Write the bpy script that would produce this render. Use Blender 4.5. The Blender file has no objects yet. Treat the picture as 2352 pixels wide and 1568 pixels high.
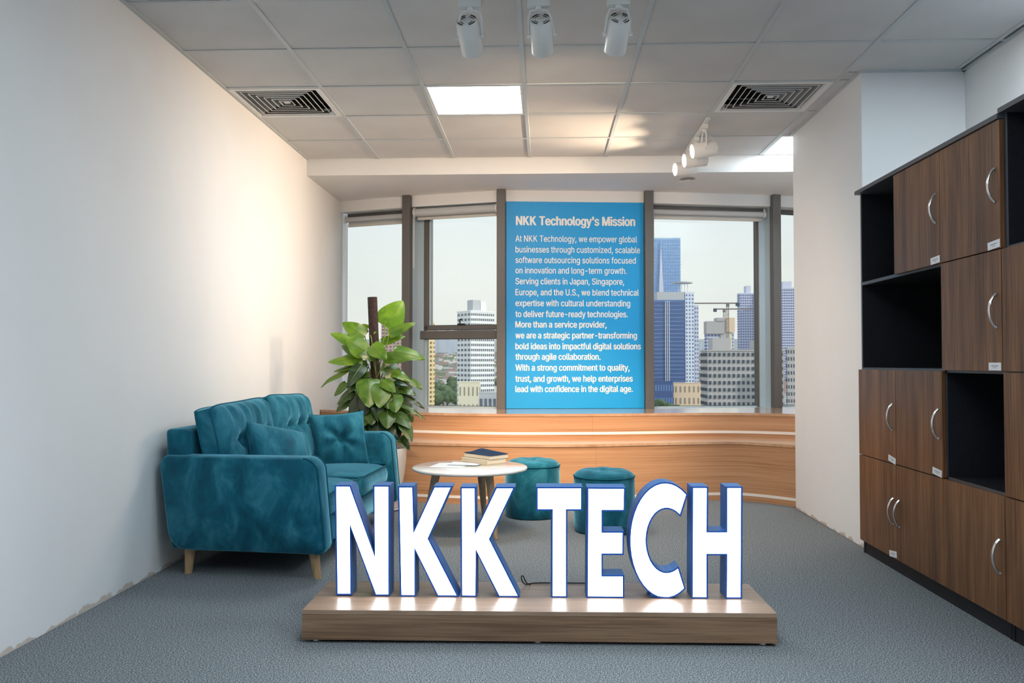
import bpy, bmesh, math, random
from mathutils import Vector, Matrix
from mathutils.geometry import tessellate_polygon
random.seed(7)
sc = bpy.context.scene
COL = sc.collection
PI = math.pi

# ------------------------------------------------------------------ camera
cam_d = bpy.data.cameras.new('camera')
cam = bpy.data.objects.new('camera', cam_d)
COL.objects.link(cam)
sc.camera = cam
cam_d.sensor_width = 36.0
cam_d.lens = 36.0 * 1962.16 / 2352.0
cam_d.clip_start = 0.05
cam_d.clip_end = 8000
YAW, PITCH = 0.03828, 0.02473
cam.location = (0, 0, 1.02675)
cam.rotation_euler = (PI / 2 + PITCH, 0, YAW)

# ------------------------------------------------------------------ look
sc.view_settings.view_transform = 'Standard'
sc.view_settings.look = 'None'
sc.view_settings.exposure = 0.0
sc.view_settings.gamma = 1.0
sc.view_settings.use_curve_mapping = False
cy = sc.cycles
cy.use_denoising = True
cy.max_bounces = 8
cy.diffuse_bounces = 5
cy.glossy_bounces = 4
cy.transparent_max_bounces = 16
cy.transmission_bounces = 4
cy.caustics_reflective = False
cy.caustics_refractive = False
cy.sample_clamp_indirect = 6.0

# ------------------------------------------------------------------ sky and sun
w = bpy.data.worlds.new('world')
sc.world = w
w.use_nodes = True
nt = w.node_tree
nt.nodes.clear()
tc = nt.nodes.new('ShaderNodeTexCoord')
sx = nt.nodes.new('ShaderNodeSeparateXYZ')
nt.links.new(tc.outputs['Generated'], sx.inputs[0])
rp = nt.nodes.new('ShaderNodeValToRGB')
e = rp.color_ramp.elements
e[0].position = 0.0; e[0].color = (0.80, 0.805, 0.755, 1)
e[1].position = 0.75; e[1].color = (0.80, 0.98, 1.16, 1)
m = rp.color_ramp.elements.new(0.10); m.color = (0.79, 0.825, 0.795, 1)
m = rp.color_ramp.elements.new(0.22); m.color = (0.77, 0.85, 0.89, 1)
nt.links.new(sx.outputs['Z'], rp.inputs[0])
nz = nt.nodes.new('ShaderNodeTexNoise')
nz.inputs['Scale'].default_value = 3.0
nz.inputs['Detail'].default_value = 4.0
mp = nt.nodes.new('ShaderNodeMapping')
mp.inputs['Scale'].default_value = (1, 1, 5)
nt.links.new(tc.outputs['Generated'], mp.inputs[0])
nt.links.new(mp.outputs[0], nz.inputs['Vector'])
mr = nt.nodes.new('ShaderNodeMapRange')
mr.inputs[1].default_value = 0.3; mr.inputs[2].default_value = 0.75
mr.inputs[3].default_value = 0.96; mr.inputs[4].default_value = 1.05
nt.links.new(nz.outputs[0], mr.inputs[0])
mx = nt.nodes.new('ShaderNodeVectorMath'); mx.operation = 'SCALE'
nt.links.new(rp.outputs[0], mx.inputs[0])
nt.links.new(mr.outputs[0], mx.inputs['Scale'])
bg = nt.nodes.new('ShaderNodeBackground')
bg.inputs['Strength'].default_value = 1.14
nt.links.new(mx.outputs[0], bg.inputs[0])
wo = nt.nodes.new('ShaderNodeOutputWorld')
nt.links.new(bg.outputs[0], wo.inputs[0])

sun_d = bpy.data.lights.new('sun', 'SUN')
sun_d.energy = 2.4
sun_d.angle = math.radians(3)
sun_d.color = (1.0, 0.94, 0.82)
sun = bpy.data.objects.new('sun', sun_d)
COL.objects.link(sun)
sun.rotation_euler = Vector((0.75, -0.45, 0.62)).to_track_quat('Z', 'Y').to_euler()

PANEL_L = 25.0          # radiance of the ceiling panels
FACE_L = 7.5           # radiance of the lit letter faces
SPOT_L = 84.0          # watts of the wall spots
SPOT_F = 200.0          # watts of the front spots
WARM = (1.0, 0.74, 0.50)

# ------------------------------------------------------------------ materials
MATS = {}

def rgb(r, g, b):
    def f(c):
        c /= 255.0
        return c / 12.92 if c <= 0.04045 else ((c + 0.055) / 1.055) ** 2.4
    return (f(r), f(g), f(b), 1)

def mat(name, color, rough=0.6, metal=0.0, spec=0.5, color2=None, nscale=(1, 1, 1), noise=5.0, detail=3.0,
        lo=0.35, hi=0.65, bump=0.0, bdist=0.002, sheen=0.0, coat=0.0, emit=None, estr=0.0, distort=0.0,
        color3=None, coords='Object', bscale=None, sheen_tint=None, rough2=None, trans=0.0):
    m = bpy.data.materials.new(name)
    m.use_nodes = True
    t = m.node_tree
    b = t.nodes['Principled BSDF']
    b.inputs['Base Color'].default_value = color
    b.inputs['Roughness'].default_value = rough
    b.inputs['Metallic'].default_value = metal
    b.inputs['Specular IOR Level'].default_value = spec
    if sheen:
        b.inputs['Sheen Weight'].default_value = sheen
        b.inputs['Sheen Roughness'].default_value = 0.4
        if sheen_tint: b.inputs['Sheen Tint'].default_value = sheen_tint
    if coat:
        b.inputs['Coat Weight'].default_value = coat
        b.inputs['Coat Roughness'].default_value = 0.12
    if trans:
        b.inputs['Transmission Weight'].default_value = trans
    if emit:
        b.inputs['Emission Color'].default_value = emit
        b.inputs['Emission Strength'].default_value = estr
    if color2 or bump or rough2 is not None:
        c = t.nodes.new('ShaderNodeTexCoord')
        mp = t.nodes.new('ShaderNodeMapping')
        mp.inputs['Scale'].default_value = nscale
        t.links.new(c.outputs[coords], mp.inputs[0])
        n = t.nodes.new('ShaderNodeTexNoise')
        n.inputs['Scale'].default_value = noise
        n.inputs['Detail'].default_value = detail
        n.inputs['Distortion'].default_value = distort
        t.links.new(mp.outputs[0], n.inputs['Vector'])
        if color2:
            r = t.nodes.new('ShaderNodeValToRGB')
            r.color_ramp.elements[0].position = lo; r.color_ramp.elements[0].color = color
            r.color_ramp.elements[1].position = hi; r.color_ramp.elements[1].color = color2
            if color3:
                q = r.color_ramp.elements.new((lo + hi) / 2); q.color = color3
            t.links.new(n.outputs[0], r.inputs[0])
            t.links.new(r.outputs[0], b.inputs['Base Color'])
        if rough2 is not None:
            q = t.nodes.new('ShaderNodeMapRange')
            q.inputs[1].default_value = lo; q.inputs[2].default_value = hi
            q.inputs[3].default_value = rough; q.inputs[4].default_value = rough2
            t.links.new(n.outputs[0], q.inputs[0]); t.links.new(q.outputs[0], b.inputs['Roughness'])
        if bump:
            src = n
            if bscale:
                src = t.nodes.new('ShaderNodeTexNoise')
                src.inputs['Scale'].default_value = bscale
                src.inputs['Detail'].default_value = 2.0
                t.links.new(c.outputs[coords], src.inputs['Vector'])
            bp = t.nodes.new('ShaderNodeBump')
            bp.inputs['Strength'].default_value = bump
            bp.inputs['Distance'].default_value = bdist
            t.links.new(src.outputs[0], bp.inputs['Height'])
            t.links.new(bp.outputs[0], b.inputs['Normal'])
    MATS[name] = m
    return m

def emitter(name, color, strength):
    m = bpy.data.materials.new(name)
    m.use_nodes = True
    t = m.node_tree
    t.nodes.clear()
    e = t.nodes.new('ShaderNodeEmission')
    e.inputs[0].default_value = color
    e.inputs[1].default_value = strength
    o = t.nodes.new('ShaderNodeOutputMaterial')
    t.links.new(e.outputs[0], o.inputs[0])
    MATS[name] = m
    return m

def wood(name, dark, mid, light, scale, rough, coat=0.0, fine=None, spec=0.4):
    """streaky laminate; scale is the stretch of the grain, fine the pore stretch"""
    m = bpy.data.materials.new(name)
    m.use_nodes = True
    t = m.node_tree
    b = t.nodes['Principled BSDF']
    b.inputs['Roughness'].default_value = rough
    b.inputs['Specular IOR Level'].default_value = spec
    if coat:
        b.inputs['Coat Weight'].default_value = coat
        b.inputs['Coat Roughness'].default_value = 0.18
    c = t.nodes.new('ShaderNodeTexCoord')
    def nn(sc_, ns, det, dist):
        mp = t.nodes.new('ShaderNodeMapping'); mp.inputs['Scale'].default_value = sc_
        t.links.new(c.outputs['Object'], mp.inputs[0])
        n = t.nodes.new('ShaderNodeTexNoise'); n.inputs['Scale'].default_value = ns
        n.inputs['Detail'].default_value = det; n.inputs['Distortion'].default_value = dist
        t.links.new(mp.outputs[0], n.inputs['Vector']); return n
    a = nn(scale, 1.0, 4.0, 0.25)
    f = nn(fine, 1.0, 3.0, 0.0)
    ma = t.nodes.new('ShaderNodeMath'); ma.operation = 'MULTIPLY_ADD'
    t.links.new(f.outputs[0], ma.inputs[0]); ma.inputs[1].default_value = 0.55
    sb = t.nodes.new('ShaderNodeMath'); sb.operation = 'MULTIPLY'; sb.inputs[1].default_value = 0.55
    t.links.new(a.outputs[0], sb.inputs[0]); t.links.new(sb.outputs[0], ma.inputs[2])
    r = t.nodes.new('ShaderNodeValToRGB')
    r.color_ramp.elements[0].position = 0.40; r.color_ramp.elements[0].color = dark
    r.color_ramp.elements[1].position = 0.70; r.color_ramp.elements[1].color = light
    q = r.color_ramp.elements.new(0.55); q.color = mid
    t.links.new(ma.outputs[0], r.inputs[0]); t.links.new(r.outputs[0], b.inputs['Base Color'])
    bp = t.nodes.new('ShaderNodeBump'); bp.inputs['Strength'].default_value = 0.15
    bp.inputs['Distance'].default_value = 0.001
    t.links.new(f.outputs[0], bp.inputs['Height']); t.links.new(bp.outputs[0], b.inputs['Normal'])
    MATS[name] = m
    return m

def velvet(name, deep, mid, lit, ns=6.0):
    m = bpy.data.materials.new(name)
    m.use_nodes = True
    t = m.node_tree
    b = t.nodes['Principled BSDF']
    b.inputs['Roughness'].default_value = 0.75
    b.inputs['Specular IOR Level'].default_value = 0.15
    b.inputs['Sheen Weight'].default_value = 1.0
    b.inputs['Sheen Roughness'].default_value = 0.38
    b.inputs['Sheen Tint'].default_value = (0.30, 0.76, 1.0, 1)
    c = t.nodes.new('ShaderNodeTexCoord')
    mp = t.nodes.new('ShaderNodeMapping'); mp.inputs['Scale'].default_value = (1, 1, 0.6)
    t.links.new(c.outputs['Object'], mp.inputs[0])
    n = t.nodes.new('ShaderNodeTexNoise'); n.inputs['Scale'].default_value = ns
    n.inputs['Detail'].default_value = 7.0; n.inputs['Roughness'].default_value = 0.62
    n.inputs['Distortion'].default_value = 0.5
    t.links.new(mp.outputs[0], n.inputs['Vector'])
    r = t.nodes.new('ShaderNodeValToRGB')
    r.color_ramp.elements[0].position = 0.33; r.color_ramp.elements[0].color = deep
    r.color_ramp.elements[1].position = 0.72; r.color_ramp.elements[1].color = lit
    q = r.color_ramp.elements.new(0.50); q.color = mid
    t.links.new(n.outputs[0], r.inputs[0]); t.links.new(r.outputs[0], b.inputs['Base Color'])
    n2 = t.nodes.new('ShaderNodeTexNoise'); n2.inputs['Scale'].default_value = 14.0
    n2.inputs['Detail'].default_value = 5.0
    t.links.new(c.outputs['Object'], n2.inputs['Vector'])
    bp = t.nodes.new('ShaderNodeBump'); bp.inputs['Strength'].default_value = 0.5
    bp.inputs['Distance'].default_value = 0.006
    t.links.new(n2.outputs[0], bp.inputs['Height']); t.links.new(bp.outputs[0], b.inputs['Normal'])
    MATS[name] = m
    return m

M_WALL = mat('wall_paint', (0.82, 0.825, 0.83, 1), rough=0.7, spec=0.25, color2=(0.85, 0.85, 0.85, 1), noise=1.5, bump=0.08, bscale=90, bdist=0.002)
M_TILE = mat('ceiling_tile', (0.60, 0.60, 0.60, 1), rough=0.85, spec=0.2, color2=(0.65, 0.65, 0.65, 1), noise=2.0, bump=0.15, bscale=260, bdist=0.001)
M_GRID = mat('grid_enamel', (0.52, 0.56, 0.58, 1), rough=0.45)
M_CARPET = mat('carpet_loop', (0.055, 0.064, 0.071, 1), rough=0.95, spec=0.1, color2=(0.50, 0.535, 0.555, 1), color3=(0.182, 0.203, 0.217, 1), noise=215, detail=3.0, lo=0.36, hi=0.68, bump=0.08, bdist=0.002)
M_BLACK = mat('black_laminate', (0.008, 0.009, 0.013, 1), rough=0.55, spec=0.35, color2=(0.012, 0.013, 0.018, 1), noise=80)
M_EDGE = mat('dark_edge_band', (0.055, 0.062, 0.075, 1), rough=0.4)
M_WALNUT = wood('walnut_laminate', (0.062, 0.026, 0.012, 1), (0.145, 0.062, 0.025, 1), (0.245, 0.115, 0.048, 1), (14, 14, 0.8), 0.42, fine=(120, 120, 3.5), spec=0.4)
M_OAK = wood('oak_laminate', (0.33, 0.165, 0.082, 1), (0.46, 0.25, 0.132, 1), (0.53, 0.31, 0.175, 1), (0.25, 0.6, 16), 0.34, fine=(1.6, 3, 170), coat=0.2)
M_OAKTOP = wood('oak_laminate_top', (0.42, 0.24, 0.14, 1), (0.50, 0.30, 0.18, 1), (0.56, 0.36, 0.22, 1), (0.25, 14, 2), 0.16, fine=(1.6, 90, 6), coat=0.9)
M_PLINTH = wood('plinth_laminate', (0.15, 0.084, 0.047, 1), (0.24, 0.142, 0.084, 1), (0.32, 0.20, 0.125, 1), (0.9, 1.5, 20), 0.36, fine=(4, 8, 170), coat=0.1)
M_PLINTHTOP = wood('plinth_laminate_top', (0.25, 0.155, 0.10, 1), (0.33, 0.215, 0.145, 1), (0.40, 0.27, 0.19, 1), (0.9, 22, 2), 0.36, fine=(4, 150, 8), coat=0.15)
M_LEGWOOD = wood('beech_leg', (0.36, 0.22, 0.10, 1), (0.47, 0.30, 0.15, 1), (0.56, 0.38, 0.21, 1), (20, 20, 2), 0.4, fine=(160, 160, 8))
M_TLEG = wood('ash_leg', (0.30, 0.21, 0.13, 1), (0.42, 0.31, 0.20, 1), (0.50, 0.38, 0.26, 1), (20, 20, 2), 0.4, fine=(160, 160, 8))
M_VELVET = velvet('teal_velvet', (0.003, 0.055, 0.090, 1), (0.007, 0.112, 0.172, 1), (0.040, 0.215, 0.295, 1), 9.0)
M_PIPE = mat('velvet_piping', (0.008, 0.105, 0.155, 1), rough=0.8, spec=0.1)
M_TRIM = mat('white_trim', (0.80, 0.78, 0.75, 1), rough=0.25, coat=0.4)
M_WHITEM = mat('white_enamel', (0.78, 0.78, 0.77, 1), rough=0.35)
M_GLOSSWHITE = mat('glossy_white_top', (0.88, 0.89, 0.90, 1), rough=0.12, coat=0.6)
M_BLUE = mat('letter_blue', (0.055, 0.185, 0.48, 1), rough=0.5)
M_RIM = mat('letter_rim', (0.008, 0.105, 0.52, 1), rough=0.35)
M_CHROME = mat('brushed_chrome', (0.72, 0.72, 0.72, 1), rough=0.22, metal=1.0)
M_MULL = mat('bronze_aluminium', (0.125, 0.118, 0.112, 1), rough=0.45, metal=0.2)
M_ALU = mat('reflection_tinted_aluminium', (0.48, 0.58, 0.64, 1), rough=0.35, metal=0.15)  # grey metal with its bluish light reflection put into the colour
M_BLIND = mat('blind_fabric', (0.52, 0.54, 0.56, 1), rough=0.7)
M_BLINDBAR = mat('blind_bar', (0.62, 0.60, 0.56, 1), rough=0.5)
M_POSTER = mat('poster_blue', (0.0, 0.33, 0.74, 1), rough=0.5)
M_TEXT = mat('poster_white', (0.86, 0.86, 0.84, 1), rough=0.4)
M_POT = mat('white_ceramic', (0.72, 0.68, 0.63, 1), rough=0.22, coat=0.5)
M_SOIL = mat('soil', (0.035, 0.022, 0.014, 1), rough=0.95, color2=(0.07, 0.05, 0.03, 1), noise=60, bump=0.8, bdist=0.01)
M_POLE = mat('coir_pole', (0.018, 0.010, 0.010, 1), rough=0.95, color2=(0.055, 0.030, 0.026, 1), noise=90, bump=0.8, bdist=0.004)
M_STALK = mat('stalk_green', (0.16, 0.24, 0.04, 1), rough=0.5)
M_PAPER = mat('page_cream', (0.70, 0.60, 0.44, 1), rough=0.8, color2=(0.78, 0.69, 0.54, 1), nscale=(1, 1, 60), noise=8)
M_NAVY = mat('navy_cover', (0.006, 0.024, 0.070, 1), rough=0.6, spec=0.2)
M_COVER = mat('patterned_cover', (0.62, 0.50, 0.50, 1), rough=0.45, color2=(0.62, 0.60, 0.28, 1), noise=14, lo=0.45, hi=0.55)
M_SHEET = mat('leaflet_paper', (0.80, 0.84, 0.87, 1), rough=0.45, color2=(0.50, 0.70, 0.82, 1), noise=9, lo=0.48, hi=0.72, nscale=(1, 3, 1))
M_STICKER = mat('sticker_white', (0.78, 0.78, 0.80, 1), rough=0.5)
M_INK = mat('sticker_ink', (0.25, 0.25, 0.28, 1), rough=0.6)
M_VENTIN = mat('vent_inner_face', (0.10, 0.10, 0.10, 1), rough=.7)
M_VENTB = mat('vent_blade', (0.26, 0.27, 0.27, 1), rough=.6)
M_DARK = mat('duct_dark', (0.006, 0.006, 0.007, 1), rough=0.9)
M_CABLE = mat('black_cable', (0.01, 0.01, 0.012, 1), rough=0.5)
M_PANEL = emitter('panel_light', (0.80, 0.925, 1.0, 1), PANEL_L)
M_FACE = emitter('letter_face', (0.95, 0.975, 1.0, 1), FACE_L)
M_LAMP = emitter('lamp_face', (1.0, 0.86, 0.66, 1), 9.0)

def add_scuff(m):
    """chipped and stained plaster along the foot of a painted wall"""
    t = m.node_tree; b = t.nodes['Principled BSDF']
    src = b.inputs['Base Color'].links[0].from_socket
    c = t.nodes.new('ShaderNodeTexCoord'); s = t.nodes.new('ShaderNodeSeparateXYZ'); t.links.new(c.outputs['Object'], s.inputs[0])
    n = t.nodes.new('ShaderNodeTexNoise'); n.inputs['Scale'].default_value = 9; n.inputs['Detail'].default_value = 6
    t.links.new(c.outputs['Object'], n.inputs['Vector'])
    a = t.nodes.new('ShaderNodeMath'); a.operation = 'MULTIPLY_ADD'; a.inputs[1].default_value = .11; a.inputs[2].default_value = -.040
    t.links.new(n.outputs[0], a.inputs[0])
    d = t.nodes.new('ShaderNodeMath'); d.operation = 'SUBTRACT'; t.links.new(a.outputs[0], d.inputs[0]); t.links.new(s.outputs['Z'], d.inputs[1])
    r = t.nodes.new('ShaderNodeMapRange'); r.inputs[1].default_value = 0; r.inputs[2].default_value = .006; r.inputs[3].default_value = 0; r.inputs[4].default_value = .75
    t.links.new(d.outputs[0], r.inputs[0])
    mx = t.nodes.new('ShaderNodeMix'); mx.data_type = 'RGBA'
    t.links.new(r.outputs[0], mx.inputs[0]); t.links.new(src, mx.inputs[6]); mx.inputs[7].default_value = (.52, .42, .34, 1)
    t.links.new(mx.outputs[2], b.inputs['Base Color'])
add_scuff(M_WALL)

def glass_mat():
    m = bpy.data.materials.new('window_glass')
    m.use_nodes = True
    t = m.node_tree; t.nodes.clear()
    tr = t.nodes.new('ShaderNodeBsdfTransparent'); tr.inputs[0].default_value = (0.97, 0.985, 0.98, 1)
    gl = t.nodes.new('ShaderNodeBsdfGlossy'); gl.inputs['Roughness'].default_value = 0.01
    fr = t.nodes.new('ShaderNodeFresnel'); fr.inputs[0].default_value = 1.45
    mx = t.nodes.new('ShaderNodeMixShader')
    t.links.new(fr.outputs[0], mx.inputs[0]); t.links.new(tr.outputs[0], mx.inputs[1]); t.links.new(gl.outputs[0], mx.inputs[2])
    o = t.nodes.new('ShaderNodeOutputMaterial'); t.links.new(mx.outputs[0], o.inputs[0])
    return m
M_GLASS = glass_mat()

# ------------------------------------------------------------------ object helpers
def link(o, parent=None):
    COL.objects.link(o)
    if parent is not None:
        o.parent = parent
    return o

def obj(name, bm, m, parent=None, smooth=False, angle=None, kind=None):
    me = bpy.data.meshes.new(name)
    bmesh.ops.recalc_face_normals(bm, faces=bm.faces)
    bm.to_mesh(me); bm.free()
    if m is not None:
        me.materials.append(m)
    if smooth:
        for p in me.polygons: p.use_smooth = True
        if angle:
            me.set_sharp_from_angle(angle=math.radians(angle))
    o = bpy.data.objects.new(name, me)
    if kind: o['kind'] = kind
    return link(o, parent)

def thing(name, label, cat, loc=(0, 0, 0), rz=0.0, group=None):
    o = bpy.data.objects.new(name, None)
    o.empty_display_size = 0.1
    link(o)
    o.location = loc; o.rotation_euler = (0, 0, rz)
    o['label'] = label; o['category'] = cat
    if group: o['group'] = group
    return o

def tag(o, label, cat, group=None):
    o['label'] = label; o['category'] = cat
    if group: o['group'] = group
    return o

def struct(name, bm, m, **k):
    return obj(name, bm, m, kind='structure', **k)

def dup(root, loc=None, rz=None, label=None):
    r = root.copy(); COL.objects.link(r)
    if loc is not None: r.location = loc
    if rz is not None: r.rotation_euler = (0, 0, rz)
    if label: r['label'] = label
    for ch in list(root.children):
        c = ch.copy(); COL.objects.link(c); c.parent = r
        for g in list(ch.children):
            d = g.copy(); COL.objects.link(d); d.parent = c
    return r

def box(bm, x0, x1, y0, y1, z0, z1, bev=0.0, seg=2):
    ret = bmesh.ops.create_cube(bm, size=1.0)
    vs = ret['verts']
    for v in vs:
        v.co = Vector(((x0 + x1) / 2 + v.co.x * (x1 - x0), (y0 + y1) / 2 + v.co.y * (y1 - y0), (z0 + z1) / 2 + v.co.z * (z1 - z0)))
    if bev > 0:
        es = list({e for v in vs for e in v.link_edges})
        bmesh.ops.bevel(bm, geom=es, offset=bev, segments=seg, affect='EDGES', profile=0.5)
    return bm

def newbox(*a, **k):
    return box(bmesh.new(), *a, **k)

def prism(bm, pts, z0, z1):
    """pts: list of (x, y) -> vertical prism"""
    lo = [bm.verts.new((x, y, z0)) for x, y in pts]
    hi = [bm.verts.new((x, y, z1)) for x, y in pts]
    bm.faces.new(list(reversed(lo))); bm.faces.new(hi)
    n = len(pts)
    for i in range(n):
        bm.faces.new((lo[i], lo[(i + 1) % n], hi[(i + 1) % n], hi[i]))
    return bm

def lathe(bm, prof, seg=40, cx=0, cy=0):
    rings = []
    for r, z in prof:
        if r < 1e-6:
            rings.append([bm.verts.new((cx, cy, z))])
        else:
            rings.append([bm.verts.new((cx + r * math.cos(2 * PI * i / seg), cy + r * math.sin(2 * PI * i / seg), z)) for i in range(seg)])
    for a, b in zip(rings, rings[1:]):
        for i in range(seg):
            j = (i + 1) % seg
            if len(a) == 1 and len(b) == 1: continue
            if len(a) == 1: bm.faces.new((a[0], b[i], b[j]))
            elif len(b) == 1: bm.faces.new((a[i], a[j], b[0]))
            else: bm.faces.new((a[i], a[j], b[j], b[i]))
    return bm

def tube(bm, pts, r, seg=8, caps=True, closed=False):
    pts = [Vector(p) for p in pts]
    n = len(pts)
    rad = r if isinstance(r, (list, tuple)) else [r] * n
    rings = []
    up = Vector((0, 0, 1))
    last = None
    for i, p in enumerate(pts):
        if closed:
            d = pts[(i + 1) % n] - pts[i - 1]
        else:
            d = pts[min(i + 1, n - 1)] - pts[max(i - 1, 0)]
        d.normalize()
        if last is None:
            a = d.cross(up)
            if a.length < 0.05: a = d.cross(Vector((1, 0, 0)))
        else:
            a = last - d * last.dot(d)
        a.normalize(); last = a
        b = d.cross(a)
        rings.append([bm.verts.new(p + (a * math.cos(2 * PI * k / seg) + b * math.sin(2 * PI * k / seg)) * rad[i]) for k in range(seg)])
    pairs = list(zip(rings, rings[1:]))
    if closed: pairs.append((rings[-1], rings[0]))
    for A, B in pairs:
        for k in range(seg):
            l = (k + 1) % seg
            bm.faces.new((A[k], A[l], B[l], B[k]))
    if caps and not closed:
        bm.faces.new(list(reversed(rings[0]))); bm.faces.new(rings[-1])
    return bm

def grid_surf(bm, f, nu, nv):
    vs = [[bm.verts.new(f(i / nu, j / nv)) for j in range(nv + 1)] for i in range(nu + 1)]
    for i in range(nu):
        for j in range(nv):
            bm.faces.new((vs[i][j], vs[i + 1][j], vs[i + 1][j + 1], vs[i][j + 1]))
    return vs

def catmull(pts, per=8):
    out = []
    P = [pts[0]] + list(pts) + [pts[-1]]
    for i in range(1, len(P) - 2):
        p0, p1, p2, p3 = P[i - 1], P[i], P[i + 1], P[i + 2]
        for k in range(per):
            t = k / per
            out.append(tuple(0.5 * ((2 * b) + (-a + c) * t + (2 * a - 5 * b + 4 * c - d) * t * t + (-a + 3 * b - 3 * c + d) * t ** 3)
                             for a, b, c, d in zip(p0, p1, p2, p3)))
    out.append(tuple(pts[-1]))
    return out

def smoothstep(a, b, x):
    t = max(0.0, min(1.0, (x - a) / (b - a)))
    return t * t * (3 - 2 * t)

# ================================================================== THE ROOM
H = 2.646
XL, XR, YB = -1.896, 2.334, -2.4
PX0, PY0, PY1 = 1.765, 4.80, 6.115       # pillar
XE = 2.95                                 # alcove wall behind the pillar
YF = 6.71                                 # bulkhead front
ZS = 2.517                                # soffit
struct('floor', newbox(XL - .1, XE + .1, YB - .1, 8.3, -0.12, 0.0), M_CARPET)
struct('wall_left', newbox(XL - .12, XL, YB - .12, 8.15, 0, 2.95), M_WALL)
struct('wall_right', newbox(XR, XR + .12, YB - .12, PY0, 0, 2.95), M_WALL)
struct('wall_back', newbox(XL, XR, YB - .12, YB, 0, 2.95), M_WALL)
struct('wall_pillar', newbox(PX0, XE + .12, PY0, PY1, 0, 2.95, bev=0.004), M_WALL)
struct('wall_alcove', newbox(XE, XE + .12, PY1, 8.3, 0, 2.95), M_WALL)

# facade path (front of the window head, seen from the room)
FP = [(-1.896, 7.81), (-1.22, 7.575), (-0.37, 7.34), (0.90, 7.455), (2.045, 7.665), (XE, 7.95)]
bh = bmesh.new()
prism(bh, [(XL, YF), (XE, YF)] + [(x, y + .02) for x, y in reversed(FP)], ZS, 2.95)
struct('wall_bulkhead', bh, M_WALL)
def offs(k, d):
    """path point k moved outward by d"""
    x, y = FP[k]
    ns = []
    for a, b in ((k - 1, k), (k, k + 1)):
        if a >= 0 and b < len(FP):
            dx, dy = FP[b][0] - FP[a][0], FP[b][1] - FP[a][1]
            l = math.hypot(dx, dy); ns.append((-dy / l, dx / l))
    nx = sum(n[0] for n in ns) / len(ns); ny = sum(n[1] for n in ns) / len(ns)
    return (x + nx * d, y + ny * d)
hd = bmesh.new()
for i in range(len(FP) - 1):
    prism(hd, [offs(i, 0), offs(i + 1, 0), offs(i + 1, .26), offs(i, .26)], 2.418, ZS + .2)
struct('wall_window_head', hd, M_WALL)
hd = bmesh.new()
for i in range(len(FP) - 1):
    prism(hd, [offs(i, 0), offs(i + 1, 0), offs(i + 1, .26), offs(i, .26)], 0, 0.625)
struct('wall_under_windows', hd, M_WALL)

# ---- ceiling: slab, tiles, grid bars
ceil = struct('ceiling', newbox(XL - .12, XE + .12, YB - .12, 8.3, 2.95, 3.05), M_DARK)
X0, Y0 = -1.318, 4.345
xl = [XL] + [X0 + .6 * i for i in range(7)] + [XE]
yl = [YB] + [Y0 + .6 * i for i in range(-11, 4)] + [YF]
tiles = {}
LIGHTS = [(1, 1), (2, -4), (1, -8), (5, -2), (5, -6), (3, -7)]  # those before the sign and behind the camera are unseen, added for room light
VENTS = [(-1, 1), (4, 1)]
def cell(i, j):
    """i: column index from line A, j: row index from line Y0"""
    return (X0 + .6 * i if i >= 0 else XL, X0 + .6 * (i + 1), Y0 + .6 * j, Y0 + .6 * (j + 1))
skip = set(LIGHTS) | set(VENTS) | {(5, 3)}
def add_tile(x0, x1, y0, y1):
    g = 0.0085
    key = (round(x1 - x0, 3), round(y1 - y0, 3))
    if key not in tiles:
        b = newbox(-(x1 - x0) / 2 + g, (x1 - x0) / 2 - g, -(y1 - y0) / 2 + g, (y1 - y0) / 2 - g, 0, 0.014, bev=0.002, seg=1)
        o = obj('ceiling_tile', b, M_TILE, ceil)
        tiles[key] = o.data
    else:
        o = bpy.data.objects.new('ceiling_tile', tiles[key]); link(o, ceil)
    o.location = ((x0 + x1) / 2, (y0 + y1) / 2, H + .0042)
for a in range(len(xl) - 1):
    for b in range(len(yl) - 1):
        x0, x1, y0, y1 = xl[a], xl[a + 1], yl[b], yl[b + 1]
        i = a - 1; j = b - 12
        if (i, j) in skip: continue
        if x0 > XR - .1 and y1 < PY1: continue
        if x1 > XR and y0 < PY0: x1 = XR
        if x1 > PX0 and y1 > PY0 and y0 < PY1:
            # clipped round the pillar
            if y0 < PY0: add_tile(max(x0, XL), min(x1, XR), y0, PY0 + .009)
            if x0 < PX0:
                add_tile(x0, PX0 + .009, max(y0, PY0 + .009), min(y1, PY1 + .1))
            continue
        if x1 - x0 < .03 or y1 - y0 < .03: continue
        add_tile(x0, x1, y0, y1)
def bar(x0, x1, y0, y1):
    obj('grid_bar', newbox(x0, x1, y0, y1, H - .0005, H + .0041, bev=.001, seg=1), M_GRID, ceil)
for i, x in enumerate(xl[1:-1]):
    y1 = YF
    if x > PX0: y1 = PY0
    bar(x - .012, x + .012, YB, y1)
    if x > PX0: bar(x - .012, x + .012, PY1, YF)
for y in yl[1:-1]:
    x1 = XR if y < PY0 else (PX0 if y < PY1 else XE)
    cuts = [XL] + [x for x in xl[1:-1] if x < x1 - .02] + [x1]
    for c0, c1 in zip(cuts, cuts[1:]):
        bar(c0 + (.0123 if c0 > XL else 0), c1 - (.0123 if c1 < x1 else 0), y - .012, y + .012)
# wall angles round the edge
ta = bmesh.new()
box(ta, XL, XL + .02, YB, YF, H - .004, H + .004)
box(ta, XR - .02, XR, YB, PY0, H - .004, H + .004)
box(ta, PX0 - .02, XR, PY0 - .02, PY0, H - .004, H + .004)
box(ta, PX0 - .02, PX0, PY0, PY1, H - .004, H + .004)
box(ta, PX0 - .02, XE, PY1, PY1 + .02, H - .004, H + .004)
struct('trim_1', ta, M_GRID)

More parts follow.
